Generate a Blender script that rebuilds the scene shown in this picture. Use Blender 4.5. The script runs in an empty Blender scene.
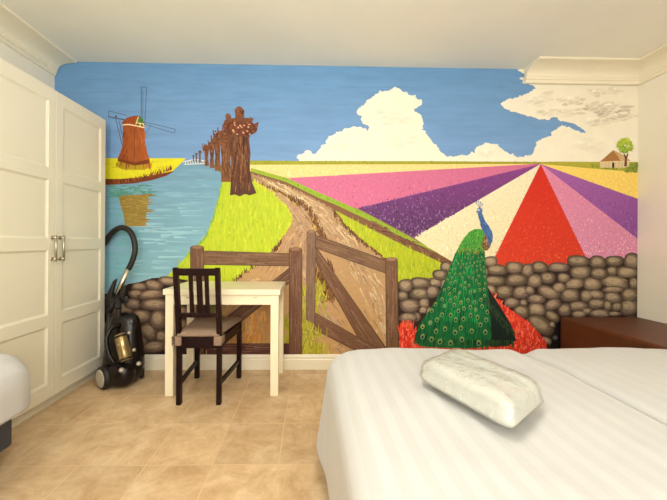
import bpy, bmesh, math, random
from mathutils import Vector, Matrix, noise, geometry
rnd = random.Random(7)
sc = bpy.context.scene
C = sc.collection
# ------------------------------------------------------------------ camera, world, lights, exposure
F, CAM_H, YAW, ROLL = 325.0, 1.07, 0.020, 0.006
PX, PY = 317.5, 242.0                       # principal point
D = 2.738                                   # distance to the painted wall
cam = bpy.data.cameras.new('camera'); cam_o = bpy.data.objects.new('camera', cam); C.objects.link(cam_o)
cam.sensor_width = 36; cam.lens = 36 * F / 667; cam.clip_start = 0.02
cam.shift_x = (333.5 - PX) / 667; cam.shift_y = (PY - 250) / 667
ROT = Matrix.Rotation(-YAW, 3, 'Z') @ Matrix.Rotation(math.pi / 2, 3, 'X') @ Matrix.Rotation(ROLL, 3, 'Z')
cam_o.matrix_world = Matrix.Translation((0, 0, CAM_H)) @ ROT.to_4x4()
sc.camera = cam_o
w = bpy.data.worlds.new('world'); sc.world = w; w.use_nodes = True
w.node_tree.nodes['Background'].inputs[0].default_value = (1, 1, 1, 1)
w.node_tree.nodes['Background'].inputs[1].default_value = 0.15
def area(name, loc, rot, sx, sy, power, col):
    l = bpy.data.lights.new(name, 'AREA'); l.shape = 'RECTANGLE'; l.size = sx; l.size_y = sy; l.energy = power; l.color = col
    o = bpy.data.objects.new(name, l); o.location = loc; o.rotation_euler = rot; C.objects.link(o); return o
def point(name, loc, power, col, r):
    l = bpy.data.lights.new(name, 'POINT'); l.energy = power; l.color = col; l.shadow_soft_size = r
    o = bpy.data.objects.new(name, l); o.location = loc; C.objects.link(o); return o
area('rear_fill', (0.3, -1.85, 1.45), (math.pi / 2, 0, 0), 2.6, 1.5, 74, (.94, .97, 1))  # added fill light, unseen, before the solid rear wall; no window there
point('unseen_ceiling_light', (-0.95, -0.45, 2.15), 44, (1, .98, .94), .08)
point('unseen_ceiling_light', (0.05, 0.60, 2.2), 46, (1, .975, .93), .12)  # unseen overhead light, placed so that it brightens the right wall
point('rear_point_fill', (0.9, -1.35, 1.65), 14, (1, .985, .96), .15)  # added unseen point light to lift the ceiling; no lamp stands here
sc.view_settings.view_transform = 'Standard'; sc.view_settings.look = 'None'
sc.view_settings.exposure = -0.34; sc.view_settings.gamma = 1; sc.view_settings.use_curve_mapping = False

# ------------------------------------------------------------------ helpers
def ray(px, py): return ROT @ Vector(((px - PX) / F, -(py - PY) / F, -1))
def at(px, py, Y=None, z=None):
    r = ray(px, py)
    t = Y / r.y if Y is not None else (z - CAM_H) / r.z
    return Vector((0, 0, CAM_H)) + r * t
def lin(c):
    return tuple((v / 255 / 12.92 if v <= 10 else ((v / 255 + .055) / 1.055) ** 2.4) for v in c[:3])
def new_mat(name):
    m = bpy.data.materials.new(name); m.use_nodes = True
    nt = m.node_tree; b = nt.nodes['Principled BSDF']; return m, nt, b
def mat(name, c, rough=.5, metal=0, var=.06, scale=8, stretch=(1, 1, 1), bump=0, c2=None, spec=.5, detail=4):
    m, nt, b = new_mat(name); N = nt.nodes; L = nt.links
    b.inputs['Roughness'].default_value = rough; b.inputs['Metallic'].default_value = metal
    b.inputs['Specular IOR Level'].default_value = spec
    tc = N.new('ShaderNodeTexCoord'); mp = N.new('ShaderNodeMapping'); mp.inputs['Scale'].default_value = stretch
    L.new(tc.outputs['Object'], mp.inputs['Vector'])
    nz = N.new('ShaderNodeTexNoise'); nz.inputs['Scale'].default_value = scale; nz.inputs['Detail'].default_value = detail
    L.new(mp.outputs['Vector'], nz.inputs['Vector'])
    cr = N.new('ShaderNodeValToRGB'); cr.color_ramp.elements[0].position = .3; cr.color_ramp.elements[1].position = .7
    a = lin(c); e = lin(c2) if c2 else tuple(min(1, v * (1 + var)) for v in a)
    s = a if c2 else tuple(v * (1 - var) for v in a)
    cr.color_ramp.elements[0].color = (*s, 1); cr.color_ramp.elements[1].color = (*e, 1)
    L.new(nz.outputs['Fac'], cr.inputs['Fac']); L.new(cr.outputs['Color'], b.inputs['Base Color'])
    if bump:
        bp = N.new('ShaderNodeBump'); bp.inputs['Strength'].default_value = bump; bp.inputs['Distance'].default_value = .01
        L.new(nz.outputs['Fac'], bp.inputs['Height']); L.new(bp.outputs['Normal'], b.inputs['Normal'])
    return m
def obj(name, bm, m, parent=None, smooth=False, origin=None):
    bmesh.ops.recalc_face_normals(bm, faces=bm.faces)
    off = Vector(parent.get('_w', (0, 0, 0))) if parent else (Vector(origin) if origin else Vector((0, 0, 0)))
    for v in bm.verts: v.co -= off
    me = bpy.data.meshes.new(name); bm.to_mesh(me); bm.free()
    if smooth:
        for p in me.polygons: p.use_smooth = True
    me.materials.append(m)
    o = bpy.data.objects.new(name, me); C.objects.link(o)
    if parent:
        o.parent = parent; o['_w'] = tuple(off)
    else:
        o.location = off; o['_w'] = tuple(off)
    return o
def thing(name, label, cat, loc, group=None):
    o = bpy.data.objects.new(name, None); o.empty_display_size = .1; C.objects.link(o)
    o.location = loc; o['_w'] = tuple(loc); o['label'] = label; o['category'] = cat
    if group: o['group'] = group
    return o
def tag(o, label, cat, group=None):
    o['label'] = label; o['category'] = cat
    if group: o['group'] = group
    return o
def struct(name, bm, m, smooth=False):
    o = obj(name, bm, m, smooth=smooth); o['kind'] = 'structure'; return o
def bx(bm, x0, x1, y0, y1, z0, z1, bev=0, seg=2):
    r = bmesh.ops.create_cube(bm, size=1)
    vs = r['verts']
    for v in vs:
        v.co = Vector(((x0 + x1) / 2 + v.co.x * (x1 - x0), (y0 + y1) / 2 + v.co.y * (y1 - y0), (z0 + z1) / 2 + v.co.z * (z1 - z0)))
    if bev:
        es = list({e for v in vs for e in v.link_edges})
        bmesh.ops.bevel(bm, geom=es, offset=bev, segments=seg, affect='EDGES', profile=.5)
    return bm
def hexa(bm, b4, t4, bev=0):
    """solid from four bottom and four top corners"""
    vb = [bm.verts.new(p) for p in b4]; vt = [bm.verts.new(p) for p in t4]
    fs = [bm.faces.new(vb[::-1]), bm.faces.new(vt)]
    for i in range(4): fs.append(bm.faces.new((vb[i], vb[(i + 1) % 4], vt[(i + 1) % 4], vt[i])))
    if bev: bmesh.ops.bevel(bm, geom=list({e for f in fs for e in f.edges}), offset=bev, segments=2, affect='EDGES', profile=.5)
    return bm
def beam(bm, a, b, wx, wy, bev=.003):
    """bar between two points, cross-section wx (in x) by wy (in y); roughly vertical"""
    a, b = Vector(a), Vector(b)
    q = [(-wx / 2, -wy / 2), (wx / 2, -wy / 2), (wx / 2, wy / 2), (-wx / 2, wy / 2)]
    return hexa(bm, [a + Vector((i, j, 0)) for i, j in q], [b + Vector((i, j, 0)) for i, j in q], bev)
def bezier_path(pts, n=8):
    P = [Vector(p) for p in pts]; out = []
    for i in range(len(P) - 1):
        p0 = P[max(i - 1, 0)]; p1 = P[i]; p2 = P[i + 1]; p3 = P[min(i + 2, len(P) - 1)]
        for k in range(n):
            t = k / n
            out.append(.5 * ((2 * p1) + (p2 - p0) * t + (2 * p0 - 5 * p1 + 4 * p2 - p3) * t * t + (3 * p1 - p0 - 3 * p2 + p3) * t ** 3))
    out.append(P[-1]); return out
def tube(bm, path, r, seg=12, caps=True, ribs=None):
    path = [Vector(p) for p in path]; rings = []
    up = Vector((0, 0, 1)); prev = None
    for i, p in enumerate(path):
        d = (path[min(i + 1, len(path) - 1)] - path[max(i - 1, 0)]).normalized()
        if prev is None:
            n = d.cross(up); n = n if n.length > .05 else d.cross(Vector((1, 0, 0)))
        else: n = prev - d * prev.dot(d)
        n.normalize(); prev = n; bnm = d.cross(n)
        rr = r(i) if callable(r) else r
        rings.append([bm.verts.new(p + (n * math.cos(a) + bnm * math.sin(a)) * rr) for a in [2 * math.pi * k / seg for k in range(seg)]])
    for A, B in zip(rings, rings[1:]):
        for k in range(seg): bm.faces.new((A[k], A[(k + 1) % seg], B[(k + 1) % seg], B[k]))
    if caps:
        bm.faces.new(rings[0][::-1]); bm.faces.new(rings[-1])
    return bm
def blob(bm, c, r, sub=3, rot=None, power=2.0):
    """rounded ellipsoid / superellipsoid"""
    vs = bmesh.ops.create_icosphere(bm, subdivisions=sub, radius=1)['verts']
    R = Matrix.Rotation(rot[0], 3, rot[1]) if rot else Matrix.Identity(3)
    for v in vs:
        n = v.co.normalized()
        k = (abs(n.x) ** power + abs(n.y) ** power + abs(n.z) ** power) ** (-1 / power)
        v.co = Vector(c) + R @ Vector((n.x * k * r[0], n.y * k * r[1], n.z * k * r[2]))
    return bm
def extrude_profile(bm, prof, a, b, axis):
    """profile (out, z) swept from a to b; axis 'y+' = runs along Y on wall x=a.x facing +x, etc."""
    def P(o, z, e):
        if axis == 'left': return Vector((a[0] + o, e, z))
        if axis == 'right': return Vector((a[0] - o, e, z))
        return Vector((e, a[0] - o, z))
    r0 = [bm.verts.new(P(o, z, a[1])) for o, z in prof]; r1 = [bm.verts.new(P(o, z, b)) for o, z in prof]
    n = len(prof)
    for i in range(n): bm.faces.new((r0[i], r0[(i + 1) % n], r1[(i + 1) % n], r1[i]))
    bm.faces.new(r0); bm.faces.new(r1[::-1]); return bm

# ------------------------------------------------------------------ materials
M = {}
M['wall'] = mat('wall_paint', (242, 235, 217), .7, var=.02, scale=3)
M['ceiling'] = mat('ceiling_paint', (244, 242, 228), .8, var=.02, scale=2)
M['trim'] = mat('trim_paint', (242, 233, 208), .45, var=.02, scale=4)
M['ward'] = mat('wardrobe_foil', (232, 225, 203), .42, var=.015, scale=3)
M['table'] = mat('table_lacquer', (244, 232, 200), .35, var=.02, scale=5)
M['nickel'] = mat('brushed_nickel', (190, 180, 160), .28, 1, var=.05, scale=30)
M['black_wood'] = mat('black_brown_stain', (32, 14, 14), .4, spec=.15, var=.25, scale=6, stretch=(14, 14, 1))
M['taupe'] = mat('taupe_cushion', (142, 118, 98), .9, var=.12, scale=60, bump=.15)
M['leather'] = mat('brown_leather', (90, 46, 18), .46, var=.16, scale=14, bump=.12)
M['charcoal'] = mat('charcoal_fabric', (50, 50, 58), .95, c2=(88, 88, 96), scale=260, bump=.3)
M['linen'] = mat('mattress_cloth', (236, 230, 214), .9, var=.02, scale=30)
M['vac'] = mat('vacuum_plastic', (20, 12, 11), .25, spec=.35, var=.2, scale=5)
M['rubber'] = mat('black_rubber', (24, 18, 17), .5, var=.2, scale=20)
M['hub'] = mat('grey_hub', (176, 166, 150), .4, var=.08, scale=20)
M['gold'] = mat('amber_dust_bin', (150, 128, 84), .18, .55, var=.2, scale=18)
M['steel'] = mat('steel_tube', (205, 196, 178), .22, 1, var=.04, scale=30)
M['button'] = mat('silver_button', (196, 188, 172), .3, .4, var=.05, scale=30)
M['towel'] = mat('white_terry', (205, 205, 198), .95, var=.03, scale=300, bump=.2)

def duvet_mat():
    m, nt, b = new_mat('white_satin_stripe'); N = nt.nodes; L = nt.links
    tc = N.new('ShaderNodeTexCoord'); wv = N.new('ShaderNodeTexWave'); wv.wave_type = 'BANDS'; wv.bands_direction = 'X'
    wv.inputs['Scale'].default_value = 5.2; wv.inputs['Distortion'].default_value = .25
    L.new(tc.outputs['Object'], wv.inputs['Vector'])
    cr = N.new('ShaderNodeValToRGB'); cr.color_ramp.elements[0].position = .45; cr.color_ramp.elements[1].position = .55
    cr.color_ramp.elements[0].color = (*lin((193, 192, 189)), 1); cr.color_ramp.elements[1].color = (*lin((198, 197, 195)), 1)
    L.new(wv.outputs['Fac'], cr.inputs['Fac']); L.new(cr.outputs['Color'], b.inputs['Base Color'])
    mr = N.new('ShaderNodeMapRange'); mr.inputs['To Min'].default_value = .55; mr.inputs['To Max'].default_value = .8
    L.new(wv.outputs['Fac'], mr.inputs['Value']); L.new(mr.outputs['Result'], b.inputs['Roughness'])
    b.inputs['Sheen Weight'].default_value = .15
    return m
M['duvet'] = duvet_mat()
def floor_mat():
    m, nt, b = new_mat('travertine_tiles'); N = nt.nodes; L = nt.links
    tc = N.new('ShaderNodeTexCoord'); mp = N.new('ShaderNodeMapping')
    mp.inputs['Location'].default_value = (.15 + 3.15, -1.566 + 3.55, 0)
    L.new(tc.outputs['Object'], mp.inputs['Vector'])
    br = N.new('ShaderNodeTexBrick'); br.offset = 0; br.squash = 1
    br.inputs['Scale'].default_value = 1; br.inputs['Brick Width'].default_value = .315; br.inputs['Row Height'].default_value = .355
    br.inputs['Mortar Size'].default_value = .0035; br.inputs['Mortar Smooth'].default_value = .3; br.inputs['Bias'].default_value = 0
    br.inputs['Color1'].default_value = (.90, .88, .86, 1); br.inputs['Color2'].default_value = (1.06, 1.06, 1.06, 1)
    br.inputs['Mortar'].default_value = (1.0, 1.0, 1.0, 1)
    L.new(mp.outputs['Vector'], br.inputs['Vector'])
    n1 = N.new('ShaderNodeTexNoise'); n1.inputs['Scale'].default_value = 6; n1.inputs['Detail'].default_value = 10; n1.inputs['Roughness'].default_value = .74; n1.inputs['Distortion'].default_value = .5
    L.new(tc.outputs['Object'], n1.inputs['Vector'])
    cr = N.new('ShaderNodeValToRGB'); e = cr.color_ramp.elements
    e[0].position = .3; e[0].color = (*lin((190, 152, 110)), 1); e[1].position = .72; e[1].color = (*lin((234, 212, 176)), 1)
    k = e.new(.5); k.color = (*lin((214, 182, 140)), 1)
    L.new(n1.outputs['Fac'], cr.inputs['Fac'])
    mx = N.new('ShaderNodeMix'); mx.data_type = 'RGBA'; mx.blend_type = 'MULTIPLY'; mx.inputs['Factor'].default_value = 1
    L.new(cr.outputs['Color'], mx.inputs['A']); L.new(br.outputs['Color'], mx.inputs['B'])
    m2 = N.new('ShaderNodeMix'); m2.data_type = 'RGBA'; m2.inputs['B'].default_value = (*lin((221, 190, 145)), 1)
    L.new(br.outputs['Fac'], m2.inputs['Factor']); L.new(mx.outputs['Result'], m2.inputs['A'])
    L.new(m2.outputs['Result'], b.inputs['Base Color'])
    b.inputs['Roughness'].default_value = .42
    bp = N.new('ShaderNodeBump'); bp.inputs['Strength'].default_value = .25; bp.inputs['Distance'].default_value = .004; bp.invert = True
    L.new(br.outputs['Fac'], bp.inputs['Height']); L.new(bp.outputs['Normal'], b.inputs['Normal'])
    return m
M['floor'] = floor_mat()
def wrap_mat():
    m, nt, b = new_mat('clear_plastic_wrap'); N = nt.nodes; L = nt.links
    out = N['Material Output']
    tr = N.new('ShaderNodeBsdfTransparent'); tr.inputs[0].default_value = (.975, .975, .96, 1)
    gl = N.new('ShaderNodeBsdfGlossy'); gl.inputs['Roughness'].default_value = .05; gl.inputs['Color'].default_value = (1, 1, .97, 1)
    fr = N.new('ShaderNodeFresnel'); fr.inputs['IOR'].default_value = 1.5
    nz = N.new('ShaderNodeTexNoise'); nz.inputs['Scale'].default_value = 14; nz.inputs['Detail'].default_value = 3; nz.inputs['Distortion'].default_value = 1.5
    tc = N.new('ShaderNodeTexCoord'); L.new(tc.outputs['Object'], nz.inputs['Vector'])
    bp = N.new('ShaderNodeBump'); bp.inputs['Strength'].default_value = 1; bp.inputs['Distance'].default_value = .025
    L.new(nz.outputs['Fac'], bp.inputs['Height'])
    L.new(bp.outputs['Normal'], gl.inputs['Normal']); L.new(bp.outputs['Normal'], fr.inputs['Normal'])
    mn = N.new('ShaderNodeMath'); mn.operation = 'MINIMUM'; mn.inputs[1].default_value = .4; L.new(fr.outputs[0], mn.inputs[0])
    mx = N.new('ShaderNodeMixShader'); L.new(mn.outputs[0], mx.inputs[0]); L.new(tr.outputs[0], mx.inputs[1]); L.new(gl.outputs[0], mx.inputs[2])
    L.new(mx.outputs[0], out.inputs['Surface']); N.remove(b)
    return m
M['wrap'] = wrap_mat()
def paint_mat(name, scale, stretch, lo, hi, rough=.6, rot=0, bump=.05):
    """wall paint: colour chosen per brush mark, broken up by procedural brush streaks"""
    m, nt, b = new_mat(name); N = nt.nodes; L = nt.links
    at_ = N.new('ShaderNodeAttribute'); at_.attribute_name = 'paint'
    tc = N.new('ShaderNodeTexCoord'); mp = N.new('ShaderNodeMapping'); mp.inputs['Scale'].default_value = stretch
    mp.inputs['Rotation'].default_value = (0, rot, 0)
    L.new(tc.outputs['Object'], mp.inputs['Vector'])
    nz = N.new('ShaderNodeTexNoise'); nz.inputs['Scale'].default_value = scale; nz.inputs['Detail'].default_value = 6; nz.inputs['Roughness'].default_value = .6
    L.new(mp.outputs['Vector'], nz.inputs['Vector'])
    mr = N.new('ShaderNodeMapRange'); mr.inputs['From Min'].default_value = .28; mr.inputs['From Max'].default_value = .72
    mr.inputs['To Min'].default_value = lo; mr.inputs['To Max'].default_value = hi
    L.new(nz.outputs['Fac'], mr.inputs['Value'])
    mx = N.new('ShaderNodeMix'); mx.data_type = 'RGBA'; mx.blend_type = 'MULTIPLY'; mx.inputs['Factor'].default_value = 1
    L.new(at_.outputs['Color'], mx.inputs['A']); L.new(mr.outputs['Result'], mx.inputs['B'])
    L.new(mx.outputs['Result'], b.inputs['Base Color'])
    b.inputs['Roughness'].default_value = rough; b.inputs['Specular IOR Level'].default_value = .25
    return m
PM = {
 'sky': paint_mat('sky_paint', 3.2, (.8, 1, 5), .90, 1.07),
 'cloud': paint_mat('cloud_paint', 9, (1, 1, 1.3), .95, 1.03),
 'water': paint_mat('water_paint', 4, (.9, 1, 5), .88, 1.10),
 'grass': paint_mat('grass_paint', 14, (3, 1, .7), .90, 1.06),
 'field': paint_mat('field_paint', 45, (1, 1, 1.2), .86, 1.10),
 'flat': paint_mat('flat_paint', 10, (1, 1, 1), .94, 1.05),
 'road': paint_mat('road_paint', 10, (1, 1, 3.5), .88, 1.08, rot=.7),
 'wood': paint_mat('wood_paint', 9, (5, 1, 5), .86, 1.12),
 'stone': paint_mat('stone_paint', 16, (1, 1, 1.5), .82, 1.14),
 'bark': paint_mat('bark_paint', 12, (5, 1, .8), .84, 1.12),
}

# ------------------------------------------------------------------ room
wl = at(54, 200, Y=D).x; wr = at(637.5, 200, Y=D).x
ZC = at(300, 65.5, Y=D).z
YB = -2.0
T = .08
struct('floor', bx(bmesh.new(), wl - T, wr + T, YB - T, D + T, -.06, 0), M['floor'])
struct('ceiling', bx(bmesh.new(), wl - T, wr + T, YB - T, D + T, ZC, ZC + .06), M['ceiling'])
struct('wall_back', bx(bmesh.new(), wl - T, wr + T, D, D + T, 0, ZC), M['wall'])
struct('wall_left', bx(bmesh.new(), wl - T, wl, YB, D, 0, ZC), M['wall'])
struct('wall_right', bx(bmesh.new(), wr, wr + T, YB, D, 0, ZC), M['wall'])
struct('wall_rear', bx(bmesh.new(), wl - T, wr + T, YB - T, YB, 0, ZC), M['wall'])
CO = .185
def cornice_prof():
    Z = ZC
    p = [(0, Z), (CO, Z), (CO + .002, Z - .006), (CO, Z - .013), (CO - .012, Z - .016)]
    for k in range(9):
        a = k / 8 * math.pi / 2
        p.append((CO - .02 - (CO - .055) * math.sin(a), Z - .016 - .055 * (1 - math.cos(a))))
    p += [(.034, Z - .078), (.028, Z - .084), (.028, Z - .098), (.02, Z - .102), (.016, Z - .124), (0, Z - .128)]
    return p
bm = extrude_profile(bmesh.new(), cornice_prof(), (wl, YB), D - .0085, 'left')
y = 0.2
while y < D - .02:
    bx(bm, wl + .014, wl + .036, y, y + .014, ZC - .100, ZC - .086); y += .028
struct('trim_1', bm, M['trim'])
struct('trim_2', extrude_profile(bmesh.new(), cornice_prof(), (wr, YB), D - .0085, 'right'), M['trim'])
xc = at(523.5, 69, Y=D).x
struct('trim_3', extrude_profile(bmesh.new(), cornice_prof(), (D - .0085, xc), wr - .001, 'back'), M['trim'])
bp_ = [(0, 0), (.016, 0), (.016, .082), (.012, .088), (.012, .094), (.0155, .098), (.015, .108), (.009, .122), (0, .127)]
struct('baseboard_back', extrude_profile(bmesh.new(), bp_, (D, wl), wr, 'back'), M['trim'])
struct('baseboard_right', extrude_profile(bmesh.new(), bp_, (wr, YB), D - .016, 'right'), M['trim'])

# ------------------------------------------------------------------ the painted wall (mural); marks are given in the photograph's frame and laid onto the wall plane
def W(px, py):
    p = at(px, py, Y=D); return p.x, p.z
mural = thing('mural', 'hand-painted Dutch landscape mural of windmill, peacock and flower fields covering the far wall', 'mural', (at(345, 355, Y=D).x, D, .127))
GAIN = 1.02
def pc(c, g=GAIN): return tuple(v * g for v in lin(c)) + (1,)
def jit(c, a): 
    k = rnd.uniform(-a, a); return tuple(max(0, min(255, v + k + rnd.uniform(-a, a) * .35)) for v in c)
def mixc(a, b, t): return tuple(x + (y - x) * t for x, y in zip(a, b))
class Paint:
    def __init__(s, name, m, layer, label=None):
        s.name, s.m, s.layer, s.label = name, m, layer, label; s.v = []; s.f = []; s.c = []
    def add(s, pts, cols, faces, dz=0):
        b = len(s.v); yy = D - .0005 - s.layer * .0004 - dz - rnd.uniform(0, .00003)
        for (px, py), c in zip(pts, cols):
            X, Z = W(px, py); s.v.append((X, yy, Z)); s.c.append(pc(c))
        for f in faces: s.f.append(tuple(b + i for i in f))
    def poly(s, pts, c, dz=0, c2=None, grad='y'):
        tri = geometry.tessellate_polygon([[Vector((x, y, 0)) for x, y in pts]])
        if c2 is None: cols = [c] * len(pts)
        else:
            k = 1 if grad == 'y' else 0
            lo = min(p[k] for p in pts); hi = max(p[k] for p in pts)
            cols = [mixc(c, c2, (p[k] - lo) / (hi - lo)) for p in pts]
        s.add(pts, cols, tri, dz)
    def stroke(s, p, q, wd, c, taper=.3, dz=None, c2=None):
        dx, dy = q[0] - p[0], q[1] - p[1]; l = math.hypot(dx, dy) or 1; nx, ny = -dy / l * wd / 2, dx / l * wd / 2
        s.add([(p[0] - nx, p[1] - ny), (p[0] + nx, p[1] + ny), (q[0] + nx * taper, q[1] + ny * taper), (q[0] - nx * taper, q[1] - ny * taper)],
              [c, c, c2 or c, c2 or c], [(0, 1, 2, 3)], rnd.uniform(.00003, .00033) if dz is None else dz)
    def line(s, pts, wd, c, dz=.0003):
        for a, b in zip(pts, pts[1:]): s.stroke(a, b, wd, c, 1, dz)
    def ell(s, cx, cy, rx, ry, ang, c, rim=None, n=18, wob=0, hl=None, dz=None, p=2.0):
        a0 = math.radians(ang); ca, sa = math.cos(a0), math.sin(a0); ph = rnd.uniform(0, 6)
        rings = []
        hx, hy = (hl if hl else (0, 0))
        pts, cols, faces = [(cx + hx * rx * ca - hy * ry * sa, cy + hx * rx * sa + hy * ry * ca)], [c], []
        radii = (.6, 1) if rim else (1,)
        for q, r in enumerate(radii):
            for k in range(n):
                t = 2 * math.pi * k / n
                e = (abs(math.cos(t)) ** p + abs(math.sin(t)) ** p) ** (-1 / p)
                wv = 1 + wob * (math.sin(2 * t + ph) * .5 + math.sin(3 * t + ph * 2.3) * .5)
                x, y = math.cos(t) * rx * r * e * wv + hx * rx * (1 - r) , math.sin(t) * ry * r * e * wv + hy * ry * (1 - r)
                pts.append((cx + x * ca - y * sa, cy + x * sa + y * ca)); cols.append(c if (r < 1 or not rim) else rim)
        for k in range(n): faces.append((0, 1 + k, 1 + (k + 1) % n))
        if rim:
            for k in range(n): faces.append((1 + k, 1 + n + k, 1 + n + (k + 1) % n, 1 + (k + 1) % n))
        s.add(pts, cols, faces, rnd.uniform(.00003, .00033) if dz is None else dz)
    def build(s, parent=mural):
        off = Vector(parent['_w']); me = bpy.data.meshes.new(s.name)
        me.from_pydata([Vector(v) - off for v in s.v], [], s.f)
        a = me.attributes.new('paint', 'FLOAT_COLOR', 'POINT')
        a.data.foreach_set('color', [x for c in s.c for x in c])
        bm = bmesh.new(); bm.from_mesh(me)
        bm.normal_update()
        for f in bm.faces:
            if f.normal.y > 0: f.normal_flip()
        bm.to_mesh(me); bm.free()
        me.materials.append(PM[s.m]); o = bpy.data.objects.new(s.name, me); C.objects.link(o)
        o.parent = parent; o['_w'] = tuple(off)
        if s.label: o['label'] = s.label
        return o
def inside(p, poly):
    x, y = p; r = False; n = len(poly)
    for i in range(n):
        x1, y1 = poly[i]; x2, y2 = poly[i - 1]
        if (y1 > y) != (y2 > y) and x < (x2 - x1) * (y - y1) / (y2 - y1) + x1: r = not r
    return r
def scatter(poly, n, bias=None):
    x0, x1 = min(p[0] for p in poly), max(p[0] for p in poly); y0, y1 = min(p[1] for p in poly), max(p[1] for p in poly)
    out = []; t = 0
    while len(out) < n and t < n * 60:
        t += 1
        p = (rnd.uniform(x0, x1), rnd.uniform(y0, y1))
        if inside(p, poly) and (bias is None or rnd.random() < bias(p)): out.append(p)
    return out
def path_pts(pts, step=1.5):
    out = []
    for a, b in zip(pts, pts[1:]):
        n = max(1, int(math.hypot(b[0] - a[0], b[1] - a[1]) / step))
        out += [(a[0] + (b[0] - a[0]) * k / n, a[1] + (b[1] - a[1]) * k / n) for k in range(n)]
    return out + [pts[-1]]

xl = 53.0
s = Paint('painted_ground', 'grass', 0)
s.poly([(xl, 165), (250, 165), (250, 356), (xl, 356)], (120, 116, 70)); s.poly([(250, 165), (360, 165), (470, 250), (470, 356), (250, 356)], (150, 126, 80)); s.poly([(470, 200), (639, 200), (639, 356), (470, 356)], (120, 90, 70))
s.build()
# -- sky
s = Paint('painted_sky', 'sky', 0)
top = [(x, 60.2 + (x - 55) * .0172) for x in range(60, 601, 30)]
sky_pts = [(xl, 166), (xl, 74), (54.5, 71), (55.3, 66), (58, 63), (62, 61.2)] + [(x, y - .2) for x, y in top] + [(600, 166)]
s.poly(sky_pts, (104, 150, 194), c2=(120, 158, 206))
skyr = [(xl, 74), (590, 74), (590, 160), (xl, 160)]
for p in scatter(skyr, 260):
    l = rnd.uniform(12, 60); t = (p[1] - 60) / 100
    base = mixc((102, 148, 192), (120, 158, 206), t)
    x2 = min(p[0] + l, 598)
    s.stroke(p, (x2, p[1] + rnd.uniform(-1.5, 1.5)), rnd.uniform(1.2, 3.2), jit(base, 3.5), .2)
s.build()
# -- clouds
cream = (243, 235, 214)
c1 = [(299, 157), (304, 155), (308, 152), (314, 156), (320, 151), (328, 143), (329, 138.5), (334, 136), (339, 134), (348, 129.5), (357, 128), (364, 130), (367, 133), (374, 127.5), (369, 124), (363.7, 121.4), (363, 117), (367, 116), (359, 113), (359, 109.7), (366, 106.5), (368, 102.5), (377, 96), (386, 92.6), (395, 89), (399, 89.5), (404, 94), (411, 96.5), (420, 102.5), (417, 105.5), (411, 108), (413.4, 113), (420, 116), (421.5, 122), (419.7, 127.7), (423, 133), (428, 139), (433, 145), (438.6, 151), (444, 157.5), (447, 159), (452, 157.5), (462, 157), (469, 157), (476, 153), (478, 147), (485, 145), (494, 145.3), (500, 149), (509, 155), (514, 158)]
c2 = [(514, 158), (521, 158.7), (534, 155.5), (535.6, 148.5), (541.6, 140.5), (553, 136.5), (553.6, 131.5), (562, 126.8), (571.5, 130.5), (582, 134), (588, 134.5)]
c3 = [(588, 134.5), (584.7, 129.2), (574, 122), (560, 119.5), (555, 114)]
c4 = [(555, 114), (547.6, 118.3), (533, 116), (521, 112.4), (508, 108.8), (502, 104), (508, 100), (521, 98), (533, 92), (538, 87), (524, 80), (528, 74), (519, 70), (520, 68)]
s = Paint('painted_cloud', 'cloud', 1)
s.poly(c1 + c2[1:] + c3[1:] + c4[1:] + [(640, 71), (640, 163.5), (299, 163)], cream)
for part_, big in ((c1, 1.0), (c2, 1.0), (c3, .55), (c4, .8)):                       # puffs of uneven size ride on the cloud's edge
    P_ = path_pts(part_, .5); i = 0
    while i < len(P_):
        r = rnd.choice([1.0, 1.4, 1.9, 2.6, 1.2]) * big * rnd.uniform(.8, 1.15); x, y = P_[i]
        s.ell(x + rnd.uniform(-.4, .4), min(162.5, y + rnd.uniform(0, .6)), r * 1.1, r * .85, rnd.uniform(-30, 30), cream, n=12, wob=.12)
        for k in range(2): s.ell(x + rnd.uniform(-1, 1) * r, min(162.5, y + rnd.uniform(-.9, .5) * r), r * .42, r * .36, 0, cream, n=9, wob=.1)
        i += max(1, int(r * 2.2))
for (x, y, r, n, dk) in [(572, 101, 9, 26, 1), (602, 108, 16, 40, 1.3), (622, 116, 14, 26, 1), (598, 122, 10, 22, 1), (596, 93, 10, 14, .7), (540, 100, 16, 22, .5), (560, 112, 14, 18, .6), (534, 79, 7, 10, .6), (612, 90, 10, 8, .5), (390, 118, 18, 20, .3), (345, 145, 14, 12, .3), (400, 140, 20, 16, .25), (484, 154, 8, 6, .3), (590, 145, 20, 10, .2)]:
    for k in range(n):
        px, py = x + rnd.gauss(0, r * .5), y + rnd.gauss(0, r * .16)
        s.ell(px, py, rnd.uniform(4, 9), rnd.uniform(1.3, 2.6), rnd.uniform(-22, 10), mixc(cream, (176, 162, 140), min(1, dk * rnd.uniform(.2, .6))), mixc(cream, (206, 194, 170), min(.3, dk * .06)), n=16, wob=.1)
    for k in range(n // 2):
        px, py = x + rnd.gauss(0, r * .5), y - rnd.uniform(1, 4)
        s.ell(px, py, rnd.uniform(1.5, 3), rnd.uniform(.8, 1.4), 0, jit((248, 241, 222), 3), n=9)
s.build()
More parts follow.
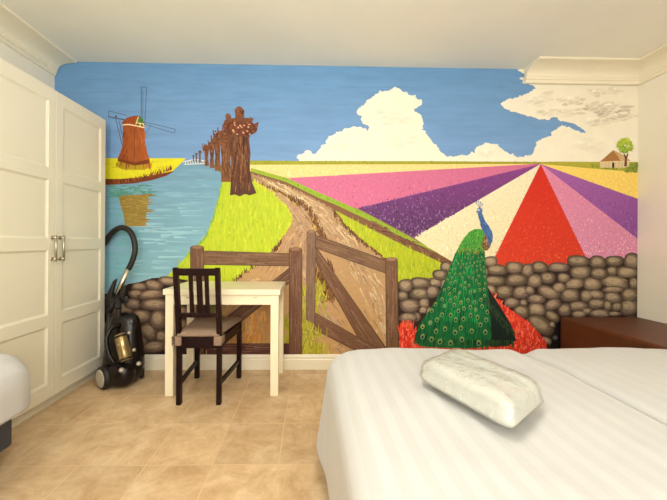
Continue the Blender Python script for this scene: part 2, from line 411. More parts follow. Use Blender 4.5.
# -- far strip and fields
s = Paint('painted_horizon', 'grass', 2)
s.poly([(250, 160.5), (300, 161), (420, 161.2), (541, 162), (541, 164.2), (400, 164.4), (250, 165.6)], (158, 160, 40))
s.poly([(541, 162), (560, 161.6), (600, 162), (640, 162), (640, 173.5), (620, 171), (580, 167.8), (541, 164)], (176, 170, 60))
for p in scatter([(252, 161), (540, 162), (540, 163.5), (252, 164)], 120): s.stroke((p[0], p[1] + .8), (p[0] + rnd.uniform(-1, 1), p[1] - 1.1), 1.2, jit((150, 152, 44), 14))
for p in scatter([(590, 165), (640, 163), (640, 172.5), (590, 167.5)], 90): s.stroke((p[0], p[1] + 1), (p[0] + rnd.uniform(-1, 1), p[1] - 1.6), 1.1, jit((140, 150, 52), 20))
s.build()
VP_ = (540.5, 164)
def field(name, poly, c, n, dabs, size=(.6, 1.8), amp=12, ylo=None, label=None, c2=None):
    s = Paint(name, 'field', 3, label)
    s.poly(poly, c, c2=c2)
    y0 = min(p[1] for p in poly); y1 = max(p[1] for p in poly)
    for p in scatter(poly, n, lambda p: max(0.0, ((p[1] - y0) / (y1 - y0)) ** 1.1 - .03)):
        t = (p[1] - y0) / (y1 - y0); z = rnd.uniform(*size) * (.35 + .8 * t)
        s.stroke((p[0], p[1]), (p[0] + rnd.uniform(-.6, .6) * z, p[1] - z * rnd.uniform(1.2, 2.6)), z * rnd.uniform(.8, 1.4), jit(mixc(rnd.choice(dabs), c, rnd.uniform(0, .15)), amp), .5)
    return s.build()
field('painted_flower_field', [(250, 164.8), (535, 163.9), (286, 179), (250, 172)], (248, 212, 142), 60, [(246, 205, 140), (252, 222, 160)], label='peach field')
field('painted_flower_field', [(284, 178.3), (535, 164), VP_, (357, 208.5), (320, 198), (300, 186)], (206, 112, 148), 160, [(198, 102, 140), (214, 124, 156)], c2=(212, 112, 150), label='pink field left of the road')
field('painted_flower_field', [(356, 207.3), VP_, (415, 238.5)], (138, 66, 140), 900, [(86, 46, 100), (106, 62, 122), (140, 92, 152), (70, 44, 78), (152, 118, 164)], (.4, 1.3), c2=(84, 50, 94), label='dark purple field')
field('painted_flower_field', [(414, 237.5), VP_, (492, 262), (492, 275), (450, 275), (450, 263)], (238, 228, 196), 420, [(244, 238, 212), (228, 212, 168), (238, 224, 176), (224, 216, 194)], c2=(240, 224, 176), label='cream field')
field('painted_flower_field', [VP_, (588, 262), (588, 275), (486, 275), (491, 262)], (206, 42, 26), 900, [(222, 78, 42), (208, 54, 30), (232, 118, 72), (200, 48, 32)], (.35, .95), c2=(216, 62, 36), label='red triangular field')
field('painted_flower_field', [VP_, (639, 240), (639, 275), (588, 275), (587, 260)], (218, 134, 168), 800, [(240, 176, 190), (212, 104, 146), (246, 200, 206), (222, 120, 154)], (.35, 1.0), 12, c2=(214, 142, 174), label='light pink field')
field('painted_flower_field', [VP_, (639, 199), (639, 240.6)], (166, 96, 168), 620, [(124, 70, 142), (140, 86, 156), (166, 112, 176), (112, 64, 128)], (.3, .9), c2=(136, 76, 148), label='purple field right')
field('painted_flower_field', [VP_, (580, 167.5), (639, 172.4), (639, 199.4)], (246, 212, 108), 40, [(248, 218, 120), (242, 204, 96)], label='yellow field')
# -- farmhouse and its tree
X7 = lambda x, y: (580 + x / 6.25, 130 + y / 6.25)
s = Paint('painted_farmhouse', 'flat', 4)
s.poly([X7(*p) for p in [(125, 197), (250, 193), (278, 190), (306, 192), (302, 228), (275, 236), (125, 236)]], (226, 206, 160))
s.poly([X7(*p) for p in [(207, 126), (262, 152), (318, 194), (250, 193)]], (206, 172, 122), .0001)
s.poly([X7(*p) for p in [(122, 198), (207, 126), (252, 193)]], (168, 116, 66), .0002)
s.poly([X7(*p) for p in [(199, 203), (213, 203), (213, 236), (199, 236)]], (48, 40, 50), .0002)
for k in range(16):
    x = 130 + k * 9
    if not 192 < x < 220: s.stroke(X7(x, 201), X7(x, 234), .35, (176, 148, 104), 1)
for k in range(30):
    a = rnd.random(); b = rnd.uniform(0, 1) ** .5; x = 207 + (a - .5) * 125 * b; y = 126 + 70 * b
    s.stroke(X7(x, y - 3), X7(x + (a - .5) * 8, y + 5), .5, jit((158, 108, 62), 22))
s.stroke(X7(165, 180), X7(212, 178), .6, (232, 206, 160), 1)
s.build()
s = Paint('painted_tree', 'grass', 5)
s.poly([X7(*p) for p in [(274, 228), (279, 180), (270, 152), (278, 150), (285, 165), (296, 146), (302, 150), (291, 182), (292, 228)]], (110, 64, 40))
for k in range(120):
    a = rnd.uniform(0, 6.28); r = rnd.uniform(0, 1) ** .5
    x, y = 280 + 47 * r * math.cos(a), 98 + 44 * r * math.sin(a)
    s.ell(*X7(x, y), rnd.uniform(.9, 2.2), rnd.uniform(.7, 1.6), rnd.uniform(0, 180), jit(mixc((182, 200, 70), (140, 168, 52), (y - 54) / 90), 16), n=8, wob=.15)
for k in range(60):
    x, y = rnd.uniform(285, 356), rnd.uniform(210, 262)
    if y > 262 - (x - 270) * .9: s.ell(*X7(x, y), rnd.uniform(.8, 1.8), rnd.uniform(.8, 1.4), 0, jit((132, 148, 52), 18), n=8)
s.build()
# -- river
s = Paint('painted_river', 'water', 2)
riv = [(xl, 180), (130, 178), (152, 175), (170, 169), (180, 164.5), (184, 160.5), (206, 160.5), (214, 167), (221, 173), (222.5, 184), (220, 200), (213, 222), (205, 240), (186, 258), (160, 284), (160, 300), (140, 352), (xl, 352)]
s.poly(riv, (112, 154, 182), c2=(150, 200, 208))
for p in scatter(riv, 330):
    t = (p[1] - 160) / 100; l = rnd.uniform(8, 34)
    c = mixc((110, 152, 182), (154, 200, 212), min(1, t * 1.3)) if p[0] > 128 else mixc((98, 156, 168), (118, 180, 186), t)  # left strokes darker teal: the wardrobe's shade painted into the water
    q = (p[0] + l, p[1] + rnd.uniform(-1, 1))
    if inside(q, riv): s.stroke(p, q, rnd.uniform(1, 2.8), jit(c, 5), .2)
X3 = lambda x, y: (100 + x / 5.558, 170 + y / 5.558)
for k in range(60): 
    x, y = rnd.uniform(50, 270), rnd.uniform(85, 150); s.stroke(X3(x, y), X3(x + rnd.uniform(20, 60), y + rnd.uniform(-5, 3)), 1.8, jit((92, 150, 136), 12), .3, dz=rnd.uniform(.00030, .00034))
s.build()
s = Paint('painted_reflection', 'water', 3)
refl = [X3(*p) for p in [(104, 150), (140, 140), (270, 136), (266, 190), (258, 240), (250, 312), (140, 314), (132, 250), (118, 205)]]
s.poly(refl, (146, 124, 58))
for p in scatter(refl, 150):
    s.stroke(p, (p[0] + rnd.uniform(2, 8), p[1] + rnd.uniform(-.7, .7)), rnd.uniform(.7, 1.5), jit((156, 130, 62), 18), .4)
s.build()
# -- far bank
s = Paint('painted_river_bank', 'grass', 3)
s.poly([(xl, 178), (150, 175), (176, 165), (186, 158.3), (183, 158.2), (xl, 158.2), (xl, 186), (112, 184.8), (134, 183.5), (152, 180.3), (166, 176), (174, 171.5), (168, 170.5)], (112, 54, 26))
s.poly([(xl, 158.2), (186, 158.2), (181, 163.5), (173, 171), (160, 174), (140, 177.5), (120, 179), (xl, 179)], (222, 214, 36), .0001)
for k in range(170):
    x = rnd.uniform(54, 172); yb = 184 - max(0, (x - 112)) ** 1.55 * .026
    s.stroke((x, yb + rnd.uniform(-.5, .8)), (x + rnd.uniform(-1, 1), yb - rnd.uniform(2.5, 5.2)), rnd.uniform(.7, 1.3), jit(rnd.choice([(120, 52, 22), (96, 50, 28), (150, 76, 28)]), 16), .2, dz=rnd.uniform(.0002, .0003))
for k in range(110):
    x = rnd.uniform(54, 168); y = rnd.uniform(159.5, 176 - max(0, x - 120) * .16)
    s.stroke((x, y), (x + rnd.uniform(3, 10), y + rnd.uniform(-.6, .6)), rnd.uniform(.7, 1.6), jit((214, 206, 38), 12), .3, dz=rnd.uniform(.00012, .0002))
s.build()
# -- far bridge
s = Paint('painted_bridge', 'flat', 4)
s.line([(183, 162.2), (195, 159.2), (206, 161.2)], .7, (236, 230, 220)); s.line([(184, 164.5), (206, 163.6)], .6, (236, 230, 220))
for k in range(9): s.stroke((185 + k * 2.5, 160.3), (186 + k * 2.5, 164), .6, (232, 226, 216), 1)
s.build()
# -- windmill
X1 = lambda x, y: (100 + x / 5.558, 80 + y / 5.558)
s = Paint('painted_windmill', 'bark', 4)
s.poly([X1(*p) for p in [(90, 462), (290, 462), (286, 488), (240, 500), (130, 498), (88, 480)]], (176, 150, 34))
body = [X1(*p) for p in [(128, 250), (246, 260), (249, 300), (252, 355), (262, 400), (276, 442), (276, 464), (195, 474), (104, 452), (99, 436), (112, 405), (124, 375), (130, 325)]]
s.poly(body, (160, 82, 34), .0001)
for p in scatter(body, 130): s.stroke(p, (p[0] + (p[0] - 133.5) * .12, p[1] + rnd.uniform(3, 9)), rnd.uniform(.7, 1.5), jit(mixc((128, 60, 26), (182, 100, 44), min(1, max(0, (p[0] - 119) / 28))), 12), .4, dz=rnd.uniform(.00012, .0002))
s.poly([X1(*p) for p in [(99, 436), (195, 458), (276, 440), (276, 464), (195, 476), (104, 454)]], (118, 56, 24), .00022)
s.stroke(X1(194, 265), X1(192, 470), .5, (110, 52, 24), 1, .00023)
s.poly([X1(*p) for p in [(124, 250), (124, 234), (150, 211), (182, 201), (212, 199), (228, 205), (248, 238), (250, 262), (240, 262), (128, 247)]], (150, 66, 26), .00024)
for k in range(30):
    x = rnd.uniform(130, 225); s.stroke(X1(x, 206 + abs(x - 195) * .3), X1(x - 12, 240), .9, jit((152, 72, 28), 18), .5, .00026)
s.poly([X1(*p) for p in [(212, 205), (226, 204), (249, 240), (247, 258), (206, 244)]], (92, 120, 46), .00028)
s.line([X1(127, 250), X1(160, 247), X1(205, 256), X1(248, 266)], 1.1, (240, 222, 170), .0003)
s.line([X1(200, 248), X1(214, 205)], .9, (240, 222, 170), .0003); s.line([X1(208, 238), X1(246, 246)], .8, (240, 222, 170), .0003); s.line([X1(222, 240), X1(224, 258)], .8, (236, 216, 160), .0003); s.line([X1(240, 240), X1(246, 262)], .8, (236, 216, 160), .0003)
s.ell(*X1(232, 222), 1.5, 1.3, 0, (60, 130, 50), n=10, dz=.0003)
s.build()
s = Paint('painted_windmill_sails', 'flat', 4)
g = (70, 80, 92)
for q in ([(230, 235), (230, 40), (260, 40), (250, 236)], [(140, 222), (48, 204), (50, 172), (150, 198)], [(248, 246), (372, 284), (412, 296), (420, 275), (300, 246), (250, 236)]):
    s.line([X1(*p) for p in q], .5, g)
s.line([X1(48, 204), X1(140, 222)], .9, (50, 58, 70)); s.line([X1(240, 60), X1(238, 230)], .35, g)
s.line([X1(90, 198), X1(88, 215), X1(124, 362)], .6, g); s.line([X1(108, 228), X1(122, 300)], .6, g); s.line([X1(284, 250), X1(256, 300)], .4, g)
s.ell(*X1(90, 202), 1, 1, 0, (40, 50, 66), n=8); s.build()
# -- grass bank
s = Paint('painted_grass_bank', 'grass', 4)
gb = [(222.5, 182), (231, 181), (254, 182), (263, 188), (272, 194), (280, 202), (287, 209), (292, 219.5), (288, 228.5), (279, 241), (272, 250), (262, 262), (240, 276), (232, 285), (150, 300), (150, 292), (160, 283.5), (186, 257.5), (205, 239.5), (213, 221.5), (219, 200)]
s.poly(gb, (180, 200, 42), c2=(196, 208, 46))
for p in [(rnd.uniform(229, 258), rnd.uniform(195, 199)) for k in range(70)]: s.stroke((p[0], p[1] + 1), (p[0] + rnd.uniform(-1.5, 1.5), p[1] - 4), 1.3, (186, 202, 44), .1)
for p in scatter(gb, 900):
    s.stroke((p[0], p[1] + 2), (p[0] + rnd.uniform(-2, 2), p[1] - rnd.uniform(2.5, 7)), rnd.uniform(.6, 1.6), jit(rnd.choice([(178, 200, 42), (194, 208, 48), (166, 192, 44), (202, 212, 58)]), 8), .15)
for a in path_pts([(254, 182), (263, 188), (272, 194), (280, 202), (287, 209), (292, 219.5), (288, 228.5), (279, 241)], .8):
    s.stroke(a, (a[0] + rnd.uniform(-.5, 2.6), a[1] - rnd.uniform(0, 4)), 1.2, jit((206, 206, 50), 14), .2)
for a in path_pts([(186, 258), (205, 240), (213, 222), (219, 200), (222, 186)], 1): s.stroke(a, (a[0] + rnd.uniform(-1.5, .5), a[1] - rnd.uniform(2, 4)), 1.1, jit((130, 176, 60), 14), .2)
s.build()
# -- pollard trees
def dashes(s, poly, n, cols, w=(.6, 1.5), l=(4, 12), lean=0):
    for p in scatter(poly, n):
        h = rnd.uniform(*l); q = (p[0] + rnd.uniform(-.8, .8) + lean, p[1] + h)
        if inside(q, poly): s.stroke(p, q, rnd.uniform(*w), jit(rnd.choice(cols), 10), .3)
BR = [(104, 62, 36), (88, 52, 32), (126, 80, 48), (78, 46, 30), (140, 94, 60)]
X2 = lambda x, y: (180 + x / 5.556, 90 + y / 5.556)
for (x, y0, y1, wd, hw) in [(193.5, 156, 161.5, 1.2, 1.8), (196.5, 154, 162, 1.4, 2.2), (200, 152, 162.5, 1.8, 2.8)]:
    s = Paint('painted_pollard_tree', 'bark', 5); s.stroke((x, y1), (x, y0), wd, (104, 84, 78), 1); s.ell(x, y0, hw * .7, hw * .5, 0, (92, 76, 76), n=8, wob=.2); s.build()
for (xl_, xr_, y0, y1, hx, hy, hrx, hry, n) in [(204.6, 208.4, 149, 166, 206, 149, 3.6, 3.4, 10), (210, 214, 146, 168, 212, 146, 4, 4, 14), (215, 220.2, 141, 171, 216.5, 142, 5.5, 4.6, 20), (221.3, 230.5, 137, 182, 222.5, 137, 9.5, 6.2, 60)]:
    s = Paint('painted_pollard_tree', 'bark', 6)
    tr = [(xl_, y1), (xl_ + .4, (y0 + y1) / 2), (xl_ - .8, y0), (xr_ + .8, y0), (xr_ - .3, (y0 + y1) / 2), (xr_ + .6, y1)]
    s.poly(tr, (130, 82, 48)); s.ell(hx, hy, hrx, hry, 0, (120, 72, 42), n=14, wob=.15, dz=.0002)
    dashes(s, tr, n * 3, BR, (.5, 1.2), (3, 8))
    for k in range(int(n * .8)): s.ell(hx + rnd.gauss(0, hrx * .5), hy + rnd.gauss(0, hry * .5), rnd.uniform(.6, 1.4), rnd.uniform(.5, 1.2), 0, jit(rnd.choice(BR), 14), n=8, dz=rnd.uniform(.00022, .0003))
    for k in range(5): s.stroke((hx + (k - 2) * hrx * .4, hy), (hx + (k - 2) * hrx * .5, hy - hry * rnd.uniform(1, 1.7)), 1.6 if hrx > 4 else 1, jit((128, 80, 46), 12), .7, dz=.0002)
    s.build()
s = Paint('painted_pollard_tree', 'bark', 7, 'largest tree with knobbly crown')
CRX = 1
tr = [(230, 195.5), (231.3, 178), (231, 160), (229.5, 147), (227, 136), (224, 130), (222.5, 126), (225, 120), (235, 118), (248, 118), (254, 124), (251.5, 132), (249, 139), (250.6, 153), (249.6, 167), (252, 182), (256.5, 193), (250, 195.5), (245, 194), (240, 196.5), (235, 194.5)]
s.poly(tr, (112, 68, 42), c2=(84, 52, 40))
dashes(s, [(230.5, 190), (231.5, 165), (230, 145), (232, 134), (247, 134), (249, 150), (249, 170), (253, 192), (244, 192), (240, 194), (233, 193)], 420, BR + [(64, 40, 30)], (.7, 1.8), (5, 14))
def knob(x, y, rx, ry, c=(118, 66, 38), dz=.00012): s.ell(*X2(x, y), rx / 5.556, ry / 5.556, 0, c, mixc(c, (46, 24, 16), .4), n=12, wob=.12, dz=dz)
for q_ in ((340, 222, 84, 34), (290, 212, 48, 40), (392, 215, 36, 34), (335, 195, 58, 34)): s.ell(*X2(q_[0], q_[1]), q_[2] / 5.556, q_[3] / 5.556, 0, (104, 60, 36), (92, 52, 32), n=16, wob=.1, dz=.0001)
for (x0_, y0_, x1_, y1_, r_) in [(285, 215, 268, 145, 15), (262, 225, 245, 205, 11), (275, 205, 258, 180, 11), (322, 200, 330, 130, 19), (330, 180, 328, 112, 22), (345, 190, 346, 118, 12), (372, 205, 394, 165, 13), (385, 215, 424, 200, 10), (400, 205, 431, 186, 7), (310, 205, 300, 175, 12), (360, 200, 366, 165, 11)]:
    c_ = jit((122, 72, 44), 10)
    s.stroke(X2(x0_, y0_), X2(x1_, y1_), r_ * 2 / 5.556, mixc(c_, (80, 44, 28), .5), .95, .00014, c2=c_)
    knob(x1_, y1_, r_ * 1.05, r_ * .9, mixc(c_, (160, 100, 62), .35), .00018)
    for k in range(5): s.ell(*X2(x1_ + rnd.uniform(-1, 1) * r_, y1_ + rnd.uniform(-.9, .6) * r_), .5, .45, 0, jit((96, 52, 32), 16), n=7, dz=.00022)
for k in range(120):
    a = rnd.uniform(0, 6.28); r = rnd.random() ** .5; x, y = 335 + 84 * r * math.cos(a), 212 + 42 * r * math.sin(a)
    knob(x, y, rnd.uniform(4, 9), rnd.uniform(4, 8), jit(rnd.choice([(120, 62, 34), (88, 42, 26), (142, 82, 46), (104, 44, 28)]), 10), rnd.uniform(.0002, .00032))
for k in range(16):
    x, y = rnd.uniform(285, 400), rnd.uniform(180, 252); s.ell(*X2(x, y), rnd.uniform(.7, 1.3), rnd.uniform(.6, 1), 0, jit((216, 164, 134), 14), n=8, dz=.00034)
for x, y in [(345, 130), (350, 122)]: s.ell(*X2(x, y), 1.2, 1, 0, (70, 22, 20), n=8, dz=.00035)
s.build()
# -- road
s = Paint('painted_road', 'road', 3)
road = [(251, 171), (286, 183), (320, 199), (345, 216), (370, 236), (405, 262), (410, 300), (400, 356), (200, 356), (215, 312), (240, 276), (262, 262), (280, 242), (290, 228), (293, 219), (286, 207), (272, 192), (254, 181.5)]
s.poly(road, (178, 146, 112), c2=(196, 154, 100))
def flow(pts, n, cols, wd, ln, spread):
    for k in range(n):
        i = rnd.randrange(len(pts) - 1); t = rnd.random(); a, b = pts[i], pts[i + 1]
        x, y = a[0] + (b[0] - a[0]) * t + rnd.gauss(0, spread), a[1] + (b[1] - a[1]) * t + rnd.gauss(0, spread * .6)
        d = math.atan2(b[1] - a[1], b[0] - a[0]) + rnd.uniform(-.25, .25); l = rnd.uniform(*ln)
        q = (x + math.cos(d) * l, y + math.sin(d) * l)
        if inside((x, y), road) and inside(q, road): s.stroke((x, y), q, rnd.uniform(*wd), jit(rnd.choice(cols), 12), .25)
TAN = [(200, 172, 132), (180, 146, 108), (212, 188, 148), (166, 132, 98), (190, 154, 114)]
flow([(256, 176), (286, 189), (312, 205), (340, 236), (372, 290), (392, 340)], 520, TAN, (.8, 2.4), (5, 16), 7)
flow([(262, 188), (290, 205), (302, 222), (300, 260), (330, 320), (350, 350)], 380, [(170, 134, 106), (184, 150, 120), (160, 124, 98), (194, 164, 128)], (.8, 2.2), (5, 14), 7)
flow([(290, 228), (270, 262), (235, 300), (215, 345)], 260, [(184, 144, 102), (196, 152, 100), (174, 130, 90), (206, 172, 126)], (.8, 2.4), (6, 16), 12)
flow([(260, 290), (256, 330), (250, 345)], 160, [(204, 144, 72), (190, 128, 60), (220, 164, 92)], (1, 2.6), (6, 16), 12)
s.build()
s = Paint('painted_road_ruts', 'bark', 4)
DK = [(92, 54, 28), (120, 74, 36), (76, 44, 26), (136, 92, 44)]
def tufts(s, pts, n, cols, hgt, wd=1.3, sp=1.5, dz=None):
    P = path_pts(pts, .7)
    for k in range(n):
        a = rnd.choice(P); x, y = a[0] + rnd.gauss(0, sp), a[1] + rnd.gauss(0, sp * .6)
        s.stroke((x, y + hgt * .3), (x + rnd.uniform(-.35, .35) * hgt, y - rnd.uniform(.3, .9) * hgt), rnd.uniform(.6, 1.1) * wd, jit(mixc(rnd.choice(cols), (150, 120, 70), rnd.uniform(0, .35)), 10), .3, dz)
tufts(s, [(251, 173), (286, 185), (320, 201), (335, 212)], 120, DK, 2.2, 1.1, .5)
tufts(s, [(258, 182.5), (272, 188.5), (290, 197.5)], 70, DK, 3, 1.2, .7)
tufts(s, [(290, 197.5), (308, 209), (316, 222), (326, 244)], 190, DK, 5, 1.5, 1.6)
tufts(s, [(274, 190), (280, 193), (311, 214), (316, 232)], 26, [(216, 186, 70), (204, 176, 60)], 3.5, 1.6, 1)
tufts(s, [(335, 213), (359, 238), (372, 247), (388, 260)], 240, DK, 5, 1.5, 1.4)
tufts(s, [(281, 242), (274, 251)], 40, DK, 4, 1.3, 1)
tufts(s, [(318, 270), (324, 285), (330, 300), (322, 262)], 170, DK, 9, 2, 4)
tufts(s, [(260, 262), (240, 276), (225, 290)], 60, DK, 4, 1.4, 1.5)
s.build()
s = Paint('painted_grass_tufts', 'grass', 5)
GY = [(190, 184, 44), (170, 172, 40), (206, 200, 70), (150, 150, 40)]
tufts(s, [(306, 285), (312, 300), (306, 330), (304, 350)], 260, GY, 11, 1.7, 5)
tufts(s, [(316, 285), (322, 300)], 70, GY, 9, 1.5, 4)
tufts(s, [(310, 345), (322, 352), (300, 352)], 120, GY, 9, 1.6, 4)
tufts(s, [(286, 320), (287, 350)], 60, [(176, 178, 40), (160, 160, 40)], 9, 1.5, 2)
s.build()
# -- verge on the right of the road
s = Paint('painted_verge', 'grass', 5)
s.poly([(251, 168), (286.5, 177.8), (320, 193), (345, 204), (370, 215.5), (410, 237.5), (453, 262), (452, 268), (410, 247.5), (370, 228), (334, 209.5), (320, 201), (286, 184), (251, 172.5)], (128, 88, 60))
s.poly([(251, 168), (286.5, 177.8), (320, 193), (345, 204), (370, 215.5), (410, 237.5), (440, 254), (410, 241), (370, 221), (334, 204), (320, 198.5), (286, 182), (251, 171.5)], (150, 180, 44), .0001)
vg = [(335, 210.5), (370, 229), (410, 248.5), (447, 265), (440, 276), (425, 278), (398, 283), (397, 258), (386, 258), (372, 247), (359, 237), (346, 224)]
s.poly(vg, (182, 192, 36), .0001)
for p in scatter(vg, 420): s.stroke((p[0], p[1] + 2), (p[0] + rnd.uniform(-1.4, 1.4), p[1] - rnd.uniform(2, 5)), rnd.uniform(.6, 1.4), jit(rnd.choice([(176, 190, 34), (198, 204, 50), (158, 176, 36)]), 12), .15, dz=rnd.uniform(.00014, .0003))
for p in scatter([(370, 219), (410, 240), (450, 262), (450, 267), (410, 248), (370, 228)], 160): s.stroke(p, (p[0] + rnd.uniform(3, 8), p[1] + rnd.uniform(1.5, 4)), rnd.uniform(.7, 1.6), jit(rnd.choice([(116, 78, 58), (140, 100, 72), (98, 64, 50)]), 10), .3)
tufts(s, [(252, 169.5), (286, 179.5), (320, 195.5), (345, 206), (370, 218), (408, 238)], 200, [(140, 176, 44), (170, 192, 50), (110, 158, 44)], 2, 1, .6, .0003)
s.build()
# -- stone walls
def ellstone(s, cx, cy, rx, ry, ang=0, warm=0):
    b = rnd.choice([(132, 112, 92), (118, 100, 82), (142, 122, 98), (124, 104, 90), (112, 96, 76)])
    if warm: b = mixc(b, rnd.choice([(112, 80, 62), (120, 92, 76)]), .5)
    hl = mixc(b, (214, 190, 152), .5); z = rnd.uniform(.0001, .0002)
    s.ell(cx, cy, rx * 1.04, ry * 1.05, ang, b, mixc(b, (46, 33, 27), .72), n=22, wob=.09, hl=(-.08, -.1), p=2.5, dz=z)
    s.ell(cx - rx * .06, cy - ry * .14, rx * .72, ry * .62, ang, hl, b, n=18, wob=.08, hl=(-.15, -.2), dz=z + .00004)
    for k in range(7):
        t = rnd.uniform(-.6, .6); x, y = cx + t * rx, cy + rnd.uniform(-.55, .45) * ry
        s.stroke((x, y), (x + rx * rnd.uniform(.1, .4), y + ry * rnd.uniform(-.15, .2)), rnd.uniform(.5, 1.3), jit(mixc(hl, b, rnd.random()), 9), .3, dz=z + .00008)
dark = (44, 28, 24)
s = Paint('painted_stone_wall', 'stone', 6, 'brown stone wall by the river')
s.poly([(xl, 300), (120, 292), (128, 284), (140, 282), (152, 278), (170, 277), (186, 280), (206, 286), (206, 358), (xl, 358)], dark)
X5 = lambda x, y: (100 + x / 4.167, 250 + y / 4.167)
for q in [(290, 130, 48, 18, 5), (225, 146, 38, 21, 15), (165, 152, 34, 16), (215, 184, 58, 20, -8), (150, 182, 32, 18), (230, 226, 62, 24), (136, 223, 34, 22), (105, 245, 35, 30), (172, 275, 38, 28), (242, 290, 33, 44), (120, 306, 45, 27, 10), (202, 340, 38, 36, 35), (60, 300, 35, 30), (165, 380, 38, 22), (225, 402, 55, 26, -8), (256, 360, 24, 28), (140, 342, 20, 20), (330, 200, 40, 24), (330, 256, 44, 28), (330, 312, 40, 26), (330, 370, 42, 28), (300, 405, 40, 20), (390, 230, 30, 26), (400, 300, 30, 26), (400, 370, 34, 30), (70, 350, 40, 30), (70, 400, 40, 30), (120, 410, 40, 24), (50, 250, 30, 26), (20, 320, 26, 26), (345, 150, 34, 18)]:
    x, y = X5(q[0], q[1]); ellstone(s, x, y, q[2] / 4.167, q[3] / 4.167, q[4] if len(q) > 4 else 0, 1)
s.build()
s = Paint('painted_stone_wall', 'stone', 6, 'grey-brown stones between gate and peacock')
X6 = lambda x, y: (360 + x / 6.25, 270 + y / 6.25)
s.poly([(396, 282), (408, 282), (420, 279), (430, 281), (440, 272), (452, 264), (462, 262), (470, 350), (396, 352)], dark)
for q in [(285, 96, 46, 38), (375, 80, 66, 33, 5), (470, 78, 42, 28), (500, 30, 45, 34), (540, -20, 40, 32), (268, 160, 32, 30), (375, 148, 62, 38, 5), (452, 135, 40, 40), (310, 222, 64, 42, 5), (400, 206, 32, 32), (300, 295, 56, 30), (352, 292, 26, 30), (300, 342, 36, 16), (395, 250, 26, 22), (440, 260, 30, 30), (540, 90, 40, 36), (520, 160, 40, 36)]:
    x, y = X6(q[0], q[1]); ellstone(s, x, y, q[2] / 6.25, q[3] / 6.25, q[4] if len(q) > 4 else 0, .0)
s.build()
s = Paint('painted_stone_wall', 'stone', 6, 'grey-brown stones right of the peacock')
s.poly([(476, 262), (490, 260), (500, 268), (520, 266), (545, 266), (566, 266), (568, 260), (590, 258), (612, 260), (637.5, 256), (637.5, 330), (600, 350), (546, 352), (540, 340), (520, 318), (502, 304), (484, 296)], dark)
X4 = lambda x, y: (480 + x / 4.55, 240 + y / 4.55)
for q in [(48, 98, 31, 23), (75, 135, 46, 25), (65, 185, 48, 24), (22, 145, 16, 22), (45, 226, 28, 22), (155, 125, 38, 27), (215, 138, 28, 31), (270, 123, 38, 25), (356, 124, 48, 21, 3), (165, 181, 50, 28), (248, 186, 33, 31), (307, 172, 33, 27), (110, 234, 42, 29), (185, 238, 36, 30), (225, 228, 22, 20), (312, 238, 50, 28, 18), (358, 216, 30, 22, -15), (145, 284, 36, 23), (197, 285, 18, 17), (255, 268, 40, 21, 8), (188, 324, 38, 27, 15), (257, 316, 38, 32), (330, 293, 38, 25, -18), (272, 386, 66, 38, 32), (328, 346, 36, 22, 32), (327, 386, 14, 18), (300, 456, 30, 15, 20), (345, 446, 15, 12)]:
    x, y = X4(q[0], q[1]); ellstone(s, x, y, q[2] / 4.55, q[3] / 4.55, q[4] if len(q) > 4 else 0)
X8 = lambda x, y: (560 + x / 4.54, 240 + y / 4.54)
for q in [(82, 95, 52, 24), (170, 100, 37, 28), (245, 95, 40, 24), (325, 95, 36, 34), (15, 171, 27, 22), (92, 146, 48, 29), (176, 151, 40, 27), (235, 140, 25, 21), (302, 146, 46, 25), (65, 199, 44, 25, -8), (145, 199, 40, 29), (247, 191, 65, 27, 8), (334, 195, 22, 28), (45, 250, 42, 32), (120, 252, 30, 26), (160, 247, 40, 20), (237, 260, 40, 26), (315, 248, 40, 31), (80, 299, 45, 23), (165, 288, 42, 23), (215, 297, 20, 24), (258, 302, 24, 20), (312, 303, 42, 36), (20, 316, 30, 28), (85, 336, 35, 15), (180, 332, 48, 18), (122, 322, 24, 15), (246, 334, 30, 11), (240, 224, 48, 14), (60, 375, 40, 24), (150, 375, 44, 24), (240, 378, 40, 24), (320, 372, 34, 26)]:
    x, y = X8(q[0], q[1]); ellstone(s, x, y, q[2] / 4.54, q[3] / 4.54, q[4] if len(q) > 4 else 0)
s.poly([(556, 324), (563, 318), (566, 322), (566, 352), (548, 352), (552, 340)], (22, 16, 18), .00036)
s.ell(555, 337.5, 3, 2.6, 0, (96, 86, 92), (40, 34, 38), n=12, dz=.00038)
s.build()
# -- gates
WD = [(112, 80, 58), (132, 98, 74), (92, 64, 46), (146, 112, 86)]
def plank(s, q, c, dz, n=40, along=None, grain=None):
    """board with painted grain; q runs start-edge a,b then end-edge c,d (a-d and b-c are the long sides)"""
    s.poly(q, c, dz)
    a, b, c_, d = q; c = mixc(c, (150, 122, 98), .3)
    for k in range(n):
        u, v, l = rnd.uniform(.06, .94), rnd.uniform(0, .85), rnd.uniform(.08, .3)
        P = lambda u, v: (mixc(mixc(a, b, u), mixc(d, c_, u), min(v, 1)))
        s.stroke(P(u, v), P(min(.95, max(.05, u + rnd.uniform(-.05, .05))), min(.99, v + l)), rnd.uniform(.4, 1.2), jit(mixc(rnd.choice(grain or WD), c, .35), 9), .4, dz + .00006)
    s.line([a, d], .6, (84, 60, 46), dz + .00008); s.line([b, c_], .6, (84, 60, 46), dz + .00008)
s = Paint('painted_gate', 'wood', 8, 'square wooden gate behind the table')
plank(s, [(290.6, 267), (290.6, 282), (206, 350), (205, 334)], (104, 70, 52), 0, 60)
plank(s, [(207, 343.5), (207, 354.5), (290, 354.5), (290, 343.5)], (86, 48, 40), .00008, 40)
plank(s, [(203, 250.8), (203, 264.5), (291, 266), (291, 253.6)], (124, 90, 68), .00008, 70)
plank(s, [(190.6, 247.5), (204, 247.5), (204, 355), (190.6, 355)], (116, 82, 62), .00018, 70)
plank(s, [(289.2, 249.5), (302, 249.5), (302, 355), (289.2, 355)], (112, 74, 56), .00018, 90)
